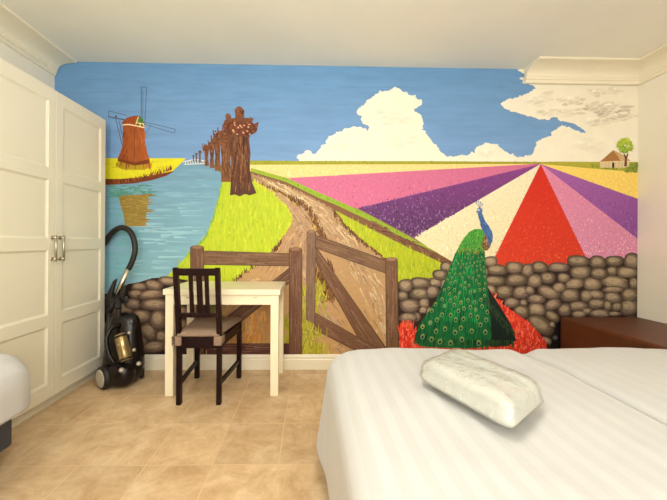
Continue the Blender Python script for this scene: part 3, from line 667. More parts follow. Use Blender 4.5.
s.ell(197.3, 247.3, 6.8, 2, 0, (150, 112, 86), (96, 66, 50), n=14, dz=.0003); s.ell(295.6, 249.3, 6.5, 2.1, 0, (150, 112, 86), (96, 66, 50), n=14, dz=.0003)
s.build()
s = Paint('painted_gate', 'wood', 8, 'open wooden gate with diagonal brace')
plank(s, [(316, 247), (316, 262), (366, 352), (389, 352)], (116, 80, 56), 0, 80)
plank(s, [(313, 311.5), (313, 328.5), (362, 354), (384, 352)], (120, 84, 62), .00008, 70)
plank(s, [(314, 234.5), (314, 247.5), (386.5, 273.5), (386.5, 260.5)], (128, 96, 72), .00010, 80)
plank(s, [(307, 232), (315.8, 232), (314.6, 325), (306.4, 320)], (134, 104, 84), .00018, 70, grain=[(146, 118, 98), (120, 90, 70), (104, 74, 56)])
plank(s, [(385.4, 259.5), (397.3, 259.5), (398.4, 352), (386.4, 352)], (118, 84, 58), .00018, 80)
s.ell(311.4, 231.8, 4.5, 1.8, 0, (156, 122, 98), (104, 76, 58), n=14, dz=.0003); s.ell(391.4, 259.3, 6, 2.2, 0, (160, 122, 92), (104, 74, 54), n=14, dz=.0003)
tufts(s, [(305, 326), (318, 336)], 60, GY, 9, 1.5, 3, .00034)
s.build()
# -- red flowers
s = Paint('painted_red_flowers', 'field', 9)
fl = [(399, 353), (399, 328), (404, 324), (412, 326), (420, 340), (470, 346), (490, 322), (484, 296), (489, 291), (502, 304), (514, 312), (527, 321), (538, 332), (546, 343), (547, 353)]
s.poly(fl, (222, 58, 42))
for p in scatter(fl, 800): s.stroke((p[0], p[1] + 1.2), (p[0] + rnd.uniform(-2, 2), p[1] - rnd.uniform(1.5, 4)), rnd.uniform(.8, 2), jit(rnd.choice([(232, 56, 36), (240, 92, 62), (206, 40, 36), (244, 122, 92)]), 12), .5)
for a in path_pts([(399, 328), (404, 323), (412, 326), (418, 338)], .8): s.stroke((a[0], a[1] + 3), (a[0] + rnd.uniform(-2, 2), a[1] - rnd.uniform(1, 5)), 1.6, jit((238, 84, 52), 16), .5)
s.build()
# -- peacock
X9 = lambda x, y: (400 + x / 3.226, 195 + y / 3.226)
s = Paint('painted_peacock', 'grass', 10)
wing = [X9(*p) for p in [(278, 290), (300, 325), (330, 372), (356, 415), (374, 468), (350, 486), (300, 490), (270, 480)]]
s.poly(wing, (18, 34, 28))
for k in range(240):
    t = rnd.random(); u = rnd.random(); x = 276 + 70 * t + 30 * t * u; y = 320 + 130 * t * .7 + u * 40
    q = (x + rnd.uniform(0, 18), y + rnd.uniform(12, 34))
    if inside(X9(x, y), wing) and q[1] < 492: s.stroke(X9(x, y), X9(*q), rnd.uniform(.5, 1.1), jit(rnd.choice([(16, 30, 26), (30, 62, 46), (12, 20, 22), (60, 84, 50)]), 6), .2)
train = [(458.5, 248), (454.6, 254), (451, 264), (447.6, 273), (443.6, 284), (437, 298), (429, 311), (420.5, 323), (415.5, 335), (415, 342), (419, 345.5), (430, 347), (445, 347.6), (460, 348), (475, 348), (488, 346), (491, 336), (490.5, 318), (488, 296), (485.6, 272), (484.4, 249)]
s.poly(train, (12, 104, 54), .00005)
def tdir(x, y): # feathers fan out from the shoulders
    dx, dy = x - 232, y + 60; l = math.hypot(dx, dy); return dx / l, dy / l
for k in range(1500):
    x, y = rnd.uniform(46, 296), rnd.uniform(172, 485)
    if not inside(X9(x, y), train): continue
    dx, dy = tdir(x, y); l = rnd.uniform(10, 30)
    c = rnd.choice([(10, 128, 60), (10, 100, 52), (24, 150, 74), (8, 56, 38), (40, 170, 86), (8, 112, 62), (20, 140, 70)])
    if x > 250 or x < 150 - (y - 300) * .25: c = mixc(c, (10, 52, 34), .35)
    if y > 400: c = mixc(c, (24, 60, 36), .3)
    s.stroke(X9(x, y), X9(x + dx * l, y + dy * l), rnd.uniform(.5, 1.3), jit(c, 10), .3, dz=rnd.uniform(.00007, .00016))
for k in range(120):
    x = rnd.uniform(50, 372); y0 = 470 if x < 90 else 486; dx, dy = tdir(x, y0)
    s.stroke(X9(x, y0 - 18), X9(x + dx * 8, y0 + rnd.uniform(2, 14)), rnd.uniform(.5, 1), jit(rnd.choice([(30, 70, 40), (24, 40, 30), (60, 96, 50)]), 8), .1, dz=.00017)
for a in path_pts(train[2:10], .6):
    dx, dy = tdir((a[0] - 400) * 3.226, (a[1] - 195) * 3.226)
    s.stroke((a[0] - dx * 2 + 1, a[1] - dy * 2), (a[0] + dx * 2.2 + rnd.uniform(-1.3, .3), a[1] + dy * 2.2), rnd.uniform(.6, 1.2), jit(rnd.choice([(22, 96, 54), (34, 130, 68), (14, 58, 40)]), 8), .15, dz=.00014)
eyes = []
for k in range(4000):
    x, y = rnd.uniform(52, 286), rnd.uniform(200, 478)
    r = 2.8 + (y - 200) / 280 * 5.6
    if inside(X9(x, y), train) and inside(X9(x - r, y), train) and inside(X9(x + r, y), train) and all(math.hypot(x - a, (y - b) * .75) > 1.9 * (r + c) / 1.35 for a, b, c in eyes) and len(eyes) < 100: eyes.append((x, y, r))
for x, y, r in eyes:
    dx, dy = tdir(x, y); ang = math.degrees(math.atan2(dy, dx)) - 90; px, py = X9(x, y); q = r / 3.226
    s.ell(px, py, q * .95, q * 1.25, ang, (170, 176, 70), (64, 128, 62), n=12, dz=.00019)
    s.ell(px, py + q * .12, q * .62, q * .82, ang, (92, 150, 120), (54, 108, 84), n=10, dz=.00021)
    s.ell(px, py + q * .2, q * .42, q * .55, ang, (20, 26, 60), n=9, dz=.00023)
back = [X9(*p) for p in [(184, 178), (192, 160), (206, 138), (224, 118), (240, 110), (258, 110), (274, 116), (281, 128), (272, 150), (270, 180), (240, 184), (210, 182)]]
s.poly(back, (74, 152, 58), .00025)
for p in scatter(back, 220):
    s.stroke(p, (p[0] - rnd.uniform(0, 1.5), p[1] + rnd.uniform(1, 3)), rnd.uniform(.6, 1.3), jit(rnd.choice([(92, 172, 60), (58, 140, 56), (118, 186, 66), (44, 116, 54)]), 10), .4, dz=rnd.uniform(.00026, .00028))
for p in scatter([X9(*p) for p in [(186, 172), (272, 160), (272, 188), (190, 190)]], 60): s.stroke(p, (p[0], p[1] + 2), 1, jit(rnd.choice([(150, 140, 60), (60, 110, 60), (120, 120, 60)]), 10), .4, dz=.0003)
s.poly([X9(*p) for p in [(272, 128), (296, 124), (297, 146), (290, 166), (282, 178), (270, 180), (262, 158)]], (120, 92, 60), .0003)
for p in scatter([X9(*p) for p in [(270, 132), (294, 128), (292, 156), (280, 176), (268, 174)]], 60): s.ell(p[0], p[1], .7, .7, 0, jit(rnd.choice([(150, 116, 76), (76, 54, 40), (180, 148, 100)]), 8), n=7, dz=.00032)
neck = [X9(*p) for p in [(250, 62), (253, 52), (262, 54), (268, 70), (274, 84), (286, 100), (296, 118), (299, 136), (296, 150), (286, 166), (283, 146), (276, 128), (264, 112), (259, 96), (256, 80)]]
s.poly(neck, (70, 104, 160), .00034)
for p in scatter(neck, 60): s.stroke(p, (p[0] + .6, p[1] + rnd.uniform(1.5, 3.5)), rnd.uniform(.5, 1), jit(rnd.choice([(64, 98, 158), (92, 130, 184), (50, 82, 140)]), 8), .4, dz=.00036)
s.ell(*X9(256, 50), 2.9, 2.7, 0, (74, 110, 166), n=12, dz=.00037)
s.ell(*X9(253, 49), 1.5, .9, 0, (226, 224, 220), n=9, dz=.00039); s.ell(*X9(254, 49.5), .5, .5, 0, (20, 22, 30), n=7, dz=.00041)
s.poly([X9(*p) for p in [(250, 50), (243, 56), (250, 57)]], (120, 118, 118), .00037)
for a in [(246, 26), (252, 22), (259, 24), (265, 30)]:
    s.stroke(X9(256, 44), X9(*a), .45, (96, 124, 170), 1, .00037); s.ell(*X9(*a), .8, .8, 0, (104, 136, 184), n=7, dz=.00039)
s.build()
#@@OBJECTS
# ------------------------------------------------------------------ wardrobe
def y_on_x(px, X):
    r = ray(px, 250); return X * r.y / r.x
WF = 2.634
xf = at(105, 250, Y=WF).x                     # plane of the door fronts
y_mid = y_on_x(55.5, xf); y_near = 2 * y_mid - WF
WT = 2.035
ward = thing('wardrobe', 'tall cream two-door wardrobe with framed panel doors against the left wall', 'wardrobe', ((xf + wl) / 2, (y_near + WF) / 2, 0))
bm = bmesh.new(); bx(bm, wl + .006, xf - .022, y_near, WF, .07, WT, .002)
obj('carcass', bm, M['ward'], ward)
obj('plinth', bx(bmesh.new(), wl + .006, xf - .045, y_near + .004, WF - .004, 0, .07), M['ward'], ward)
def door(y0, y1, hy):
    z0, z1 = .075, WT
    st, top, rl = .058, .085, .075
    bm = bmesh.new()
    bx(bm, xf - .018, xf - .009, y0 + .02, y1 - .02, z0 + .02, z1 - .02)               # panel ground
    for a, b in ((y0, y0 + st), (y1 - st, y1)): bx(bm, xf - .02, xf, a, b, z0, z1, .0015)
    rails = [(z0, z0 + .09), (.564 - rl / 2, .564 + rl / 2), (1.045 - rl / 2, 1.045 + rl / 2), (1.49 - rl / 2, 1.49 + rl / 2), (z1 - .085, z1)]
    for a, b in rails: bx(bm, xf - .02, xf - .0003, y0 + st - .001, y1 - st + .001, a, b, .0012)
    for (a, b), (c, d) in zip(rails, rails[1:]):                                         # sloped inner moulding
        ya, yb, za, zb = y0 + st, y1 - st, b, c; w_ = .012
        for q in (((ya, za), (yb, za), (yb - w_, za + w_), (ya + w_, za + w_)), ((yb, za), (yb, zb), (yb - w_, zb - w_), (yb - w_, za + w_)), ((yb, zb), (ya, zb), (ya + w_, zb - w_), (yb - w_, zb - w_)), ((ya, zb), (ya, za), (ya + w_, za + w_), (ya + w_, zb - w_))):
            hexa(bm, [(xf - .014, q[0][0], q[0][1]), (xf - .014, q[1][0], q[1][1]), (xf - .014, q[2][0], q[2][1]), (xf - .014, q[3][0], q[3][1])],
                     [(xf - .003, q[0][0], q[0][1]), (xf - .003, q[1][0], q[1][1]), (xf - .0085, q[2][0], q[2][1]), (xf - .0085, q[3][0], q[3][1])])
    d = obj('door', bm, M['ward'], ward)
    bm = bmesh.new()
    hz = 1.02; L_ = .165
    tube(bm, [(xf + .028, hy, hz - L_ / 2), (xf + .028, hy, hz + L_ / 2)], .0065, 12)
    for z in (hz - L_ / 2 + .014, hz + L_ / 2 - .014):
        tube(bm, [(xf, hy, z), (xf + .033, hy, z)], .0075, 12); tube(bm, [(xf - .001, hy, z), (xf + .004, hy, z)], .012, 12)
    obj('handle', bm, M['nickel'], d, smooth=True)
door(y_mid + .0015, WF, y_mid + .032); door(y_near, y_mid - .0015, y_mid - .032)

# ------------------------------------------------------------------ table
TF, TB, TH = 2.245, 2.715, .74
tx0, tx1 = at(162.7, 292, Y=TF).x, at(280.3, 292, Y=TF).x
tab = thing('table', 'small cream-white rectangular table standing against the mural', 'table', ((tx0 + tx1) / 2, (TF + TB) / 2, 0))
bm = bx(bmesh.new(), tx0, tx1, TF, TB, TH - .038, TH, .003)
obj('tabletop', bm, M['table'], tab)
lw = .056
bm = bmesh.new(); a, b = tx0 + .012, tx1 - .012; c, d = TF + .012, TB - .012
bx(bm, a + lw, b - lw, c + .004, c + .024, TH - .108, TH - .038, .001); bx(bm, a + lw, b - lw, d - .024, d - .004, TH - .108, TH - .038, .001)
bx(bm, a + .004, a + .024, c + lw, d - lw, TH - .108, TH - .038, .001); bx(bm, b - .024, b - .004, c + lw, d - lw, TH - .108, TH - .038, .001)
obj('apron', bm, M['table'], tab)
for X in (a, b - lw):
    for Y in (c, d - lw): obj('leg', bx(bmesh.new(), X, X + lw, Y, Y + lw, 0, TH - .038, .003), M['table'], tab)
for px in (255, 187):
    xs = at(px, 298, Y=TF).x
    obj('extension_catch', bx(bmesh.new(), xs - .012, xs + .012, c + .001, c + .006, TH - .062, TH - .056, .001), M['nickel'], tab)

# ------------------------------------------------------------------ chair
CB, CF = 2.15, 2.565
cbl, cbr = at(179.2, 400, Y=CB).x, at(219, 400, Y=CB).x
cfl, cfr = at(197.2, 376, Y=CF).x, at(239, 376, Y=CF).x
chair = thing('chair', 'black-brown wooden slat-back chair with taupe seat pad tucked at the table', 'chair', ((cbl + cbr) / 2, (CB + CF) / 2, 0))
SH = .425
lean = -.062
def post(X, e):
    bm = bmesh.new()
    pts = [(0, 0), (0, SH), (lean * .45, .66), (lean, .902)]
    w_, dd = .030, .036
    rings = []
    for yy, z in pts:
        rings.append([bm.verts.new((X + e * z * .003 + i * w_ / 2, CB + yy + j * dd / 2, z)) for i, j in ((-1, -1), (1, -1), (1, 1), (-1, 1))])
    for A, B in zip(rings, rings[1:]):
        for k in range(4): bm.faces.new((A[k], A[(k + 1) % 4], B[(k + 1) % 4], B[k]))
    bm.faces.new(rings[0][::-1]); bm.faces.new(rings[-1])
    bmesh.ops.bevel(bm, geom=[x for x in bm.edges], offset=.003, segments=2, affect='EDGES')
    return bm
obj('back_leg', post(cbl, -1), M['black_wood'], chair); obj('back_leg', post(cbr, 1), M['black_wood'], chair)
for X in (cfl, cfr): obj('front_leg', bx(bmesh.new(), X - .017, X + .017, CF - .017, CF + .017, 0, SH, .003), M['black_wood'], chair)
def ly(z): return CB + lean * max(0, (z - SH)) / (.902 - SH) * 1.0
for z0, z1 in ((.850, .897), (.575, .605)):
    for k in range(1):
        bm = bmesh.new()
        hexa(bm, [(cbl + .01, ly(z0) - .012, z0), (cbr - .01, ly(z0) - .012, z0), (cbr - .01, ly(z0) + .012, z0), (cbl + .01, ly(z0) + .012, z0)],
                 [(cbl + .01, ly(z1) - .012, z1), (cbr - .01, ly(z1) - .012, z1), (cbr - .01, ly(z1) + .012, z1), (cbl + .01, ly(z1) + .012, z1)], .003)
        obj('back_rail', bm, M['black_wood'], chair)
for px, wd in ((190.8, .026), (199.2, .036), (206.6, .026)):
    X = at(px, 295, Y=2.10).x
    obj('slat', hexa(bmesh.new(), [(X - wd / 2, ly(.60) - .007, .60), (X + wd / 2, ly(.60) - .007, .60), (X + wd / 2, ly(.60) + .007, .60), (X - wd / 2, ly(.60) + .007, .60)],
                     [(X - wd / 2, ly(.86) - .007, .86), (X + wd / 2, ly(.86) - .007, .86), (X + wd / 2, ly(.86) + .007, .86), (X - wd / 2, ly(.86) + .007, .86)], .002), M['black_wood'], chair)
def trap(bm, z0, z1, ex=0, ey=0, bev=.004):
    q = [(cbl - .012 - ex, CB - .014 - ey), (cbr + .012 + ex, CB - .014 - ey), (cfr + .016 + ex, CF + .016 + ey), (cfl - .016 - ex, CF + .016 + ey)]
    return hexa(bm, [(x, y, z0) for x, y in q], [(x, y, z1) for x, y in q], bev)
bm = bmesh.new()
hexa(bm, [(cbl + .01, CB - .01, SH - .055), (cbr - .01, CB - .01, SH - .055), (cbr - .01, CB + .012, SH - .055), (cbl + .01, CB + .012, SH - .055)], [(cbl + .01, CB - .01, SH), (cbr - .01, CB - .01, SH), (cbr - .01, CB + .012, SH), (cbl + .01, CB + .012, SH)], .002)
hexa(bm, [(cfl, CF - .012, SH - .055), (cfr, CF - .012, SH - .055), (cfr, CF + .01, SH - .055), (cfl, CF + .01, SH - .055)], [(cfl, CF - .012, SH), (cfr, CF - .012, SH), (cfr, CF + .01, SH), (cfl, CF + .01, SH)], .002)
for xb, xf_ in ((cbl, cfl), (cbr, cfr)):
    hexa(bm, [(xb - .011, CB, SH - .055), (xb + .011, CB, SH - .055), (xf_ + .011, CF, SH - .055), (xf_ - .011, CF, SH - .055)], [(xb - .011, CB, SH), (xb + .011, CB, SH), (xf_ + .011, CF, SH), (xf_ - .011, CF, SH)], .002)
obj('seat_frame', bm, M['black_wood'], chair)
for xb, xf_ in ((cbl, cfl), (cbr, cfr)):
    obj('stretcher', hexa(bmesh.new(), [(xb - .009, CB, .118), (xb + .009, CB, .118), (xf_ + .009, CF, .118), (xf_ - .009, CF, .118)], [(xb - .009, CB, .150), (xb + .009, CB, .150), (xf_ + .009, CF, .150), (xf_ - .009, CF, .150)], .002), M['black_wood'], chair)
obj('seat', trap(bmesh.new(), SH, SH + .014), M['black_wood'], chair)
bm = bmesh.new()                                   # seat pad: soft, rounded, slightly domed
NX, NY = 16, 16; G = {}
for side in (1, 0):
    for i in range(NX + 1):
        for j in range(NY + 1):
            u, v = i / NX, j / NY
            xa, xb_ = cbl - .006 + (cfl - .022 - cbl + .006) * v, cbr + .006 + (cfr + .022 - cbr - .006) * v
            eu, ev = min(u, 1 - u) * 2, min(v, 1 - v) * 2
            e = min(1, eu * 5) ** .5 * min(1, ev * 5) ** .5
            th = .010 + .020 * e
            z = SH + .0145 + (.016 + th * 1.0 if side else .016 - .0155 * min(1, e * 1.3))
            z += (noise.noise((u * 5, v * 5, 3)) * .003 if side else 0)
            G[side, i, j] = bm.verts.new((xa + (xb_ - xa) * u, CB - .03 + (CF + .022 - CB + .03) * v, z))
for i in range(NX):
    for j in range(NY):
        bm.faces.new((G[1, i, j], G[1, i + 1, j], G[1, i + 1, j + 1], G[1, i, j + 1])); bm.faces.new((G[0, i, j], G[0, i, j + 1], G[0, i + 1, j + 1], G[0, i + 1, j]))
for k in range(NX):
    bm.faces.new((G[0, k, 0], G[0, k + 1, 0], G[1, k + 1, 0], G[1, k, 0])); bm.faces.new((G[1, k, NY], G[1, k + 1, NY], G[0, k + 1, NY], G[0, k, NY]))
for k in range(NY):
    bm.faces.new((G[1, 0, k], G[1, 0, k + 1], G[0, 0, k + 1], G[0, 0, k])); bm.faces.new((G[0, NX, k], G[0, NX, k + 1], G[1, NX, k + 1], G[1, NX, k]))
cush = obj('seat_cushion', bm, M['taupe'], chair, smooth=True); cush['label'] = 'taupe padded seat cushion'
for X, e in ((cbl, -1), (cbr, 1)):                 # the fabric tabs that wrap the back posts
    bm = bmesh.new()
    bx(bm, X - .026, X + .026, CB - .046, CB - .020, SH - .030, SH + .030, .008, 3)
    bx(bm, X + e * .017, X + e * .028, CB - .046, CB + .035, SH - .022, SH + .028, .004)
    obj('tie', bm, M['taupe'], cush, smooth=True)

# ------------------------------------------------------------------ vacuum cleaner
vy = 2.46
P = lambda px, py, Y=vy: at(px, py, Y=Y)
v0 = at(122, 381, z=0)
vac = thing('vacuum_cleaner', 'black canister vacuum cleaner parked upright beside the wardrobe with looping hose', 'vacuum cleaner', (v0.x, vy, 0))
bm = bmesh.new()                                   # main shell, upright, leaning back
rings = []
prof = [(.004, .060, .070), (.012, .085, .100), (.06, .118, .125), (.12, .130, .128), (.20, .128, .115), (.28, .120, .100), (.36, .108, .088), (.44, .100, .078), (.49, .084, .064), (.515, .052, .042)]
cx = at(121, 350, Y=vy).x
for z, rx, ry in prof:
    rings.append([bm.verts.new((cx + math.cos(t) * abs(math.cos(t)) ** -.25 * rx * 1.12 if abs(math.cos(t)) > 1e-3 else cx, vy + .03 + z * .05 + math.sin(t) * ry * .9, z)) for t in [2 * math.pi * k / 28 for k in range(28)]])
for A, B in zip(rings, rings[1:]):
    for k in range(28): bm.faces.new((A[k], A[(k + 1) % 28], B[(k + 1) % 28], B[k]))
bm.faces.new(rings[0][::-1]); bm.faces.new(rings[-1])
body = obj('body', bm, M['vac'], vac, smooth=True)
bm = bmesh.new()                                   # motor hump at the bottom front
blob(bm, (cx + .035, vy - .055, .095), (.095, .075, .085), 3, power=2.6)
obj('motor_housing', bm, M['vac'], body, smooth=True)
bm = bmesh.new()                                   # amber dust bin, tilted
p0, p1 = P(120.5, 335, vy - .075), P(126.5, 360.5, vy - .12)
ax = (p1 - p0)
tube(bm, [p0 + ax * t for t in (-.04, 0, .04, .5, .96, 1.0)], lambda i: [.034, .039, .041, .043, .043, .038][i], 24)
bin_ = obj('dust_bin', bm, M['gold'], vac, smooth=True); bin_['label'] = 'amber see-through dust bin'
bm = bmesh.new()
bm.free()
for t in (.06, .94): obj('bin_ring', tube(bmesh.new(), [p0 + ax * (t - .03), p0 + ax * (t + .03)], .0445, 24), M['vac'], bin_, smooth=True)
bm = bmesh.new()                                   # carrying handle sweeping down the left of the bin
tube(bm, bezier_path([P(119, 325, vy - .02), P(111, 329, vy - .07), P(106.5, 340, vy - .10), P(109, 354, vy - .12), P(114, 363, vy - .12)], 6), .015, 10)
obj('carry_handle', bm, M['vac'], vac, smooth=True)
def wheel(c, nrm, r, wd):
    n_ = Vector(nrm).normalized(); c = Vector(c)
    bm = bmesh.new(); tube(bm, [c + n_ * t for t in (-wd / 2, -wd / 2 + .008, wd / 2 - .012, wd / 2)], lambda i: [r * .9, r, r, r * .86][i], 28)
    o = obj('wheel', bm, M['rubber'], vac, smooth=True)
    bm = bmesh.new(); tube(bm, [c + n_ * (wd / 2 - .004), c + n_ * (wd / 2 + .003), c + n_ * (wd / 2 + .006)], lambda i: [r * .78, r * .76, r * .6][i], 24)
    obj('hub_cap', bm, M['hub'], o, smooth=True)
c = P(103.8, 371, vy - .085); c.z = .083
wheel(c, (-.55, -.82, 0), .082, .05)
c = Vector((cx + .105, vy + .10, .052)); wheel(c, (1, .6, 0), .05, .03)
bm = bmesh.new()
for px, py, yy, r in ((121.6, 370, vy - .132, .018), (138.8, 363.5, vy - .075, .017), (134, 350, vy - .08, .013), (129, 333, vy - .055, .012), (119, 344.5, vy - .125, .008)):
    obj('button', blob(bmesh.new(), P(px, py, yy), (r, r, r), 2), M['button'], vac, smooth=True)
bm.free()
bm = bmesh.new(); tube(bm, bezier_path([P(119.3, 334, vy + .03), P(118.6, 322, vy + .02), P(118.3, 309, vy + .02)], 4), lambda i: .022 if i < 4 else .017, 16)
obj('hose_connector', bm, M['rubber'], vac, smooth=True)
bm = bmesh.new()
hp = bezier_path([P(118.3, 309, vy + .02), P(117.5, 302, vy + .06), P(112, 300, 2.60), P(106, 306, 2.668), P(100, 296, 2.685), P(97, 275, 2.685), P(100, 252, 2.685), P(106.5, 240, 2.68), P(114, 231, 2.665), P(122, 227.6, 2.65), P(129.5, 231, 2.64), P(134, 240, 2.63), P(135, 251, 2.62), P(132, 262, 2.615), P(128.5, 269, 2.61)], 12)
tube(bm, hp, lambda i: .0205 + .0016 * (i % 2), 14)
hose = obj('hose', bm, M['rubber'], vac, smooth=True)
bm = bmesh.new()
ta, tb = P(128.5, 268, 2.61), P(109.5, 312, 2.60)
tube(bm, [ta, ta.lerp(tb, .78)], .0195, 16)
obj('wand', bm, M['steel'], vac, smooth=True)
bm = bmesh.new(); tube(bm, [ta.lerp(tb, .74), ta.lerp(tb, 1.0)], .023, 16)
te = at(105, 330, Y=2.60); te.z = .05
tube(bm, [tb, te], .017, 14)
obj('wand_sleeve', bm, M['rubber'], vac, smooth=True)
bm = bmesh.new()                                   # parking clip / grips either side of the wand
g0, g1 = P(108.5, 300, 2.585), P(115.5, 281, 2.585)
hexa(bm, [g0 + Vector(d_) for d_ in ((-.03, -.012, 0), (.025, -.012, .0), (.025, .015, 0), (-.03, .015, 0))], [g1 + Vector(d_) for d_ in ((-.016, -.012, 0), (.010, -.012, .02), (.010, .015, .02), (-.016, .015, 0))], .005)
g0, g1 = P(121, 301, 2.585), P(125, 286, 2.585)
hexa(bm, [g0 + Vector(d_) for d_ in ((-.03, -.012, 0), (.025, -.012, .0), (.025, .015, 0), (-.03, .015, 0))], [g1 + Vector(d_) for d_ in ((-.012, -.012, 0), (.014, -.012, .01), (.014, .015, .01), (-.012, .015, 0))], .005)
hexa(bm, [P(107, 304, 2.58), P(129, 303, 2.58), P(129, 303, 2.62), P(107, 304, 2.62)], [P(108, 296, 2.58), P(128, 296, 2.58), P(128, 296, 2.62), P(108, 296, 2.62)], .006)
obj('parking_clip', bm, M['rubber'], vac, smooth=True)
bm = bmesh.new(); bx(bm, te.x - .05, te.x + .10, 2.575, 2.66, 0, .05, .012, 3)
obj('floor_nozzle', bm, M['rubber'], vac, smooth=True)

# ------------------------------------------------------------------ brown bench in the corner
ox = at(563.5, 318, Y=2.67).x
ob = thing('bench', 'low brown leather upholstered bench in the corner below the stone wall', 'bench', ((ox + wr) / 2, 2.2, 0))
oz = .452
bm = bx(bmesh.new(), ox, wr - .02, 1.70, D - .022, .05, oz, .022, 4)
for v in bm.verts:
    if v.co.z > oz - .03: v.co.z += .006 * noise.noise((v.co.x * 4, v.co.y * 4, 0))
obj('upholstery', bm, M['leather'], ob, smooth=False)
for X in (ox + .05, wr - .09):
    for Y in (1.75, D - .1): obj('foot', bx(bmesh.new(), X, X + .05, Y, Y + .05, 0, .052, .003), M['black_wood'], ob)

# ------------------------------------------------------------------ beds and duvets
def sheet(name, x0, x1, y0, y1, top, left, right, foot, R, seed, flare=lambda v, dr: 0, bump=.010, near=0, thick=.012, folds=1.0, puff=.0, seam=None):
    """a duvet: domed top, rounded over the edges, hanging sides. left/right/foot/near = hang length"""
    def fold(s, R, L_):
        if s <= 0: return s, 0
        q = s / R
        if q < math.pi / 2: return R * math.sin(q), R * (1 - math.cos(q))
        return R, R + (s - R * math.pi / 2)
    def axis(a, b, la, lb, n):
        ra, rb = (R if la > R else max(la, .02)), (R if lb > R else max(lb, .02))
        A = ra * math.pi / 2 + max(0, la - ra); B = rb * math.pi / 2 + max(0, lb - rb)
        lo, hi = a + ra - A, b - rb + B
        out = []
        for i in range(n + 1):
            s = lo + (hi - lo) * i / n
            if s < a + ra:
                p, dr = fold(a + ra - s, ra, la); out.append((a + ra - p, dr, -1))
            elif s > b - rb:
                p, dr = fold(s - (b - rb), rb, lb); out.append((b - rb + p, dr, 1))
            else: out.append((s, 0, 0))
        return out
    ux = axis(x0, x1, left, right, 90); uy = axis(y0, y1, near, foot, 90)
    bm = bmesh.new(); G = []
    for i, (xq, dx, sx) in enumerate(ux):
        row = []
        for j, (yq, dy, sy) in enumerate(uy):
            x, y = xq, yq
            rc = .16
            for e_, sgn in ((x0, 1), (x1, -1)):
                a_ = (e_ + sgn * rc - x) * sgn / rc; b_ = (y - (y1 - rc)) / rc
                if a_ > 0 and b_ > 0 and (left if sgn > 0 else right) > .1:
                    k_ = max(a_, b_) / math.hypot(a_, b_); x = e_ + sgn * rc - sgn * a_ * k_ * rc; y = y1 - rc + b_ * k_ * rc
            dr = (dx ** 5 + dy ** 5) ** (1 / 5)
            dr = min(dr, max(left if sx < 0 else right, dy))
            n1 = noise.noise((x * 3, y * 3, 1.3)); n2 = noise.noise((x * 9, y * 7, 4.1))
            side = min(1, dr / .12)
            xx = x + (sx * flare(y, dr) if dx > 0 and (left if sx < 0 else right) > .1 else 0); yy = y
            z = top - dr + (bump * n1 + bump * .35 * n2) * (1 - side)
            if seam is not None: z -= .034 * math.exp(-((x - seam) / .05) ** 2) * max(0, min(1, (y - 1.3) / .3))
            tx, ty = (x - x0) / (x1 - x0), (y - y0) / (y1 - y0)
            z += puff * (max(0, math.sin(math.pi * min(1, max(0, tx)))) ** .5) * (1 - side)
            if side > 0 and dx > dy and (left if sx < 0 else right) < .1: pass
            elif side > 0 and dx > dy:                                        # hanging folds
                xx += folds * sx * side * (.004 * math.sin(y * 17 + seed) + .010 * noise.noise((y * 5, z * 2, seed)))
            elif side > 0: yy += folds * sy * side * .012 * math.sin(x * 15 + seed)
            row.append(bm.verts.new((xx, yy, z)))
        G.append(row)
    for i in range(len(G) - 1):
        for j in range(len(G[0]) - 1): bm.faces.new((G[i][j], G[i + 1][j], G[i + 1][j + 1], G[i][j + 1]))
    o = obj(name, bm, M['duvet'], None, smooth=True, origin=((x0 + x1) / 2, (y0 + y1) / 2, top))
    md = o.modifiers.new('thick', 'SOLIDIFY'); md.thickness = thick; md.offset = -1
    return o
def bed(x0, x1, y0, y1, base0, base1, mt, label, group=None, basemat='charcoal'):
    t = thing('bed', label, 'bed', ((x0 + x1) / 2, (y0 + y1) / 2, 0), group)
    obj('bed_base', bx(bmesh.new(), x0, x1, y0, y1, base0, base1, .015, 3), M[basemat], t)
    obj('mattress', bx(bmesh.new(), x0 + .01, x1 - .01, y0 + .01, y1 - .01, base1, mt, .05, 4), M['linen'], t)
    for X in (x0 + .05, x1 - .1):
        for Y in (y0 + .05, y1 - .1): obj('leg', bx(bmesh.new(), X, X + .05, Y, Y + .05, 0, base0, .004), M['black_wood'], t)
    return t
BT = .55
YN = -.35
bed(.165, 1.03, YN, 1.585, .10, .30, .50, 'bed under the white duvet with the wrapped towel pack on it')
bed(1.07, 1.94, YN, 1.585, .10, .30, .50, 'bed beside the brown bench under the smooth right-hand white duvet')
fl_ = lambda y, dr: (-.08 + .24 * max(0, min(1, (y - .9) / .65))) * dr
o = sheet('duvet', .085, 1.046, YN, 1.635, BT, .42, .02, .38, .085, 2.0, fl_, puff=.006, seam=1.048)
tag(o, 'white striped duvet under the wrapped towel pack, draped to the floor side', 'duvet')
o = sheet('duvet', 1.050, 2.02, YN, 1.645, BT, .02, .35, .38, .085, 9.0, lambda y, dr: .02 * dr, puff=.006, seam=1.048)
tag(o, 'white striped duvet on the right, in front of the brown bench', 'duvet')
lbx = at(13.5, 445, z=.13)
bed(wl + .02, lbx.x, -.2, lbx.y, .13, .305, .50, 'bed at the left edge of the photo with charcoal fabric base')
o = sheet('duvet', wl + .03, lbx.x + .115, -.2, lbx.y + .055, .575, .03, .25, .149, .15, 5.0, lambda y, dr: .0, puff=.01, thick=.012, folds=.1)
tag(o, 'white puffy duvet hanging over the charcoal bed base in front of the wardrobe', 'duvet')

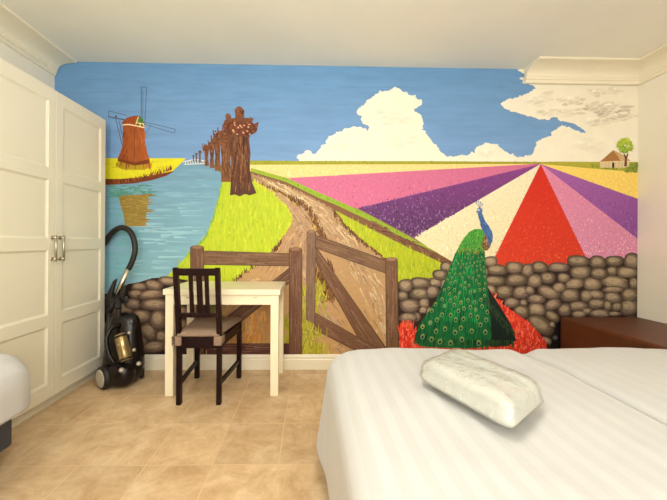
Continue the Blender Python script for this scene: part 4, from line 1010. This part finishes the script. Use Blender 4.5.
# ------------------------------------------------------------------ wrapped towel pack
zt = BT + .022
q = [at(419, 382, z=zt), at(511, 438, z=zt), at(545, 407, z=zt), at(452, 366, z=zt)]
cen = sum(q, Vector()) / 4; cen.z = zt
pk = thing('towel_pack', 'folded white towels sealed in clear plastic lying on the duvet', 'towel pack', tuple(cen))
ex = ((q[1] - q[0]) + (q[2] - q[3])) / 2; ey = ((q[3] - q[0]) + (q[2] - q[1])) / 2
lx, lyy = ex.length, ey.length; ex.normalize(); ey.normalize()
def pillow(bm, sx, sy, h, pw, pz, amp, seed, n=44, base=0, crease=False):
    G = {}
    for side in (1, 0):
        for i in range(n + 1):
            for j in range(n + 1):
                u, v = i / n * 2 - 1, j / n * 2 - 1
                r = max(abs(u), abs(v))
                f = (abs(u) ** pw + abs(v) ** pw) ** (1 / pw)
                k = r / f if f > 0 else 1                               # square -> rounded square
                X, Y = u * k * sx / 2, v * k * sy / 2
                prof_ = max(0, 1 - r ** pz) ** .5
                z = base + (h * (.25 + .75 * prof_) if side else h * .25 * (1 - prof_))
                if side:
                    m_ = prof_
                    z += amp * m_ * (noise.noise((u * 2.2 + seed, v * 3, 0)) + .5 * noise.noise((u * 5 + seed, v * 6, 2)))
                    if crease:
                        z -= amp * 1.0 * m_ * math.exp(-((v - .22 - .14 * math.sin(u * 2.2)) / .10) ** 2)
                        z += amp * .6 * m_ * math.exp(-((v - .6 + .1 * u) / .09) ** 2)
                        z -= amp * .6 * m_ * math.exp(-((u + .82) / .06) ** 2)
                G[side, i, j] = bm.verts.new(cen + ex * X + ey * Y + Vector((0, 0, z)))
    for i in range(n):
        for j in range(n):
            bm.faces.new((G[1, i, j], G[1, i + 1, j], G[1, i + 1, j + 1], G[1, i, j + 1])); bm.faces.new((G[0, i, j], G[0, i, j + 1], G[0, i + 1, j + 1], G[0, i + 1, j]))
    for k in range(n):
        for a_, b_ in (((k, 0), (k + 1, 0)), ((k + 1, n), (k, n)), ((0, k + 1), (0, k)), ((n, k), (n, k + 1))):
            bm.faces.new((G[0, a_[0], a_[1]], G[0, b_[0], b_[1]], G[1, b_[0], b_[1]], G[1, a_[0], a_[1]]))
    return bm
obj('towel', pillow(bmesh.new(), lx * 1.0, lyy * .98, .082, 12, 9, .004, 3, base=.003), M['towel'], pk, smooth=True)
obj('plastic_wrap', pillow(bmesh.new(), lx * 1.05, lyy * 1.05, .092, 10, 8, .006, 8, base=.001, crease=True), M['wrap'], pk, smooth=True)
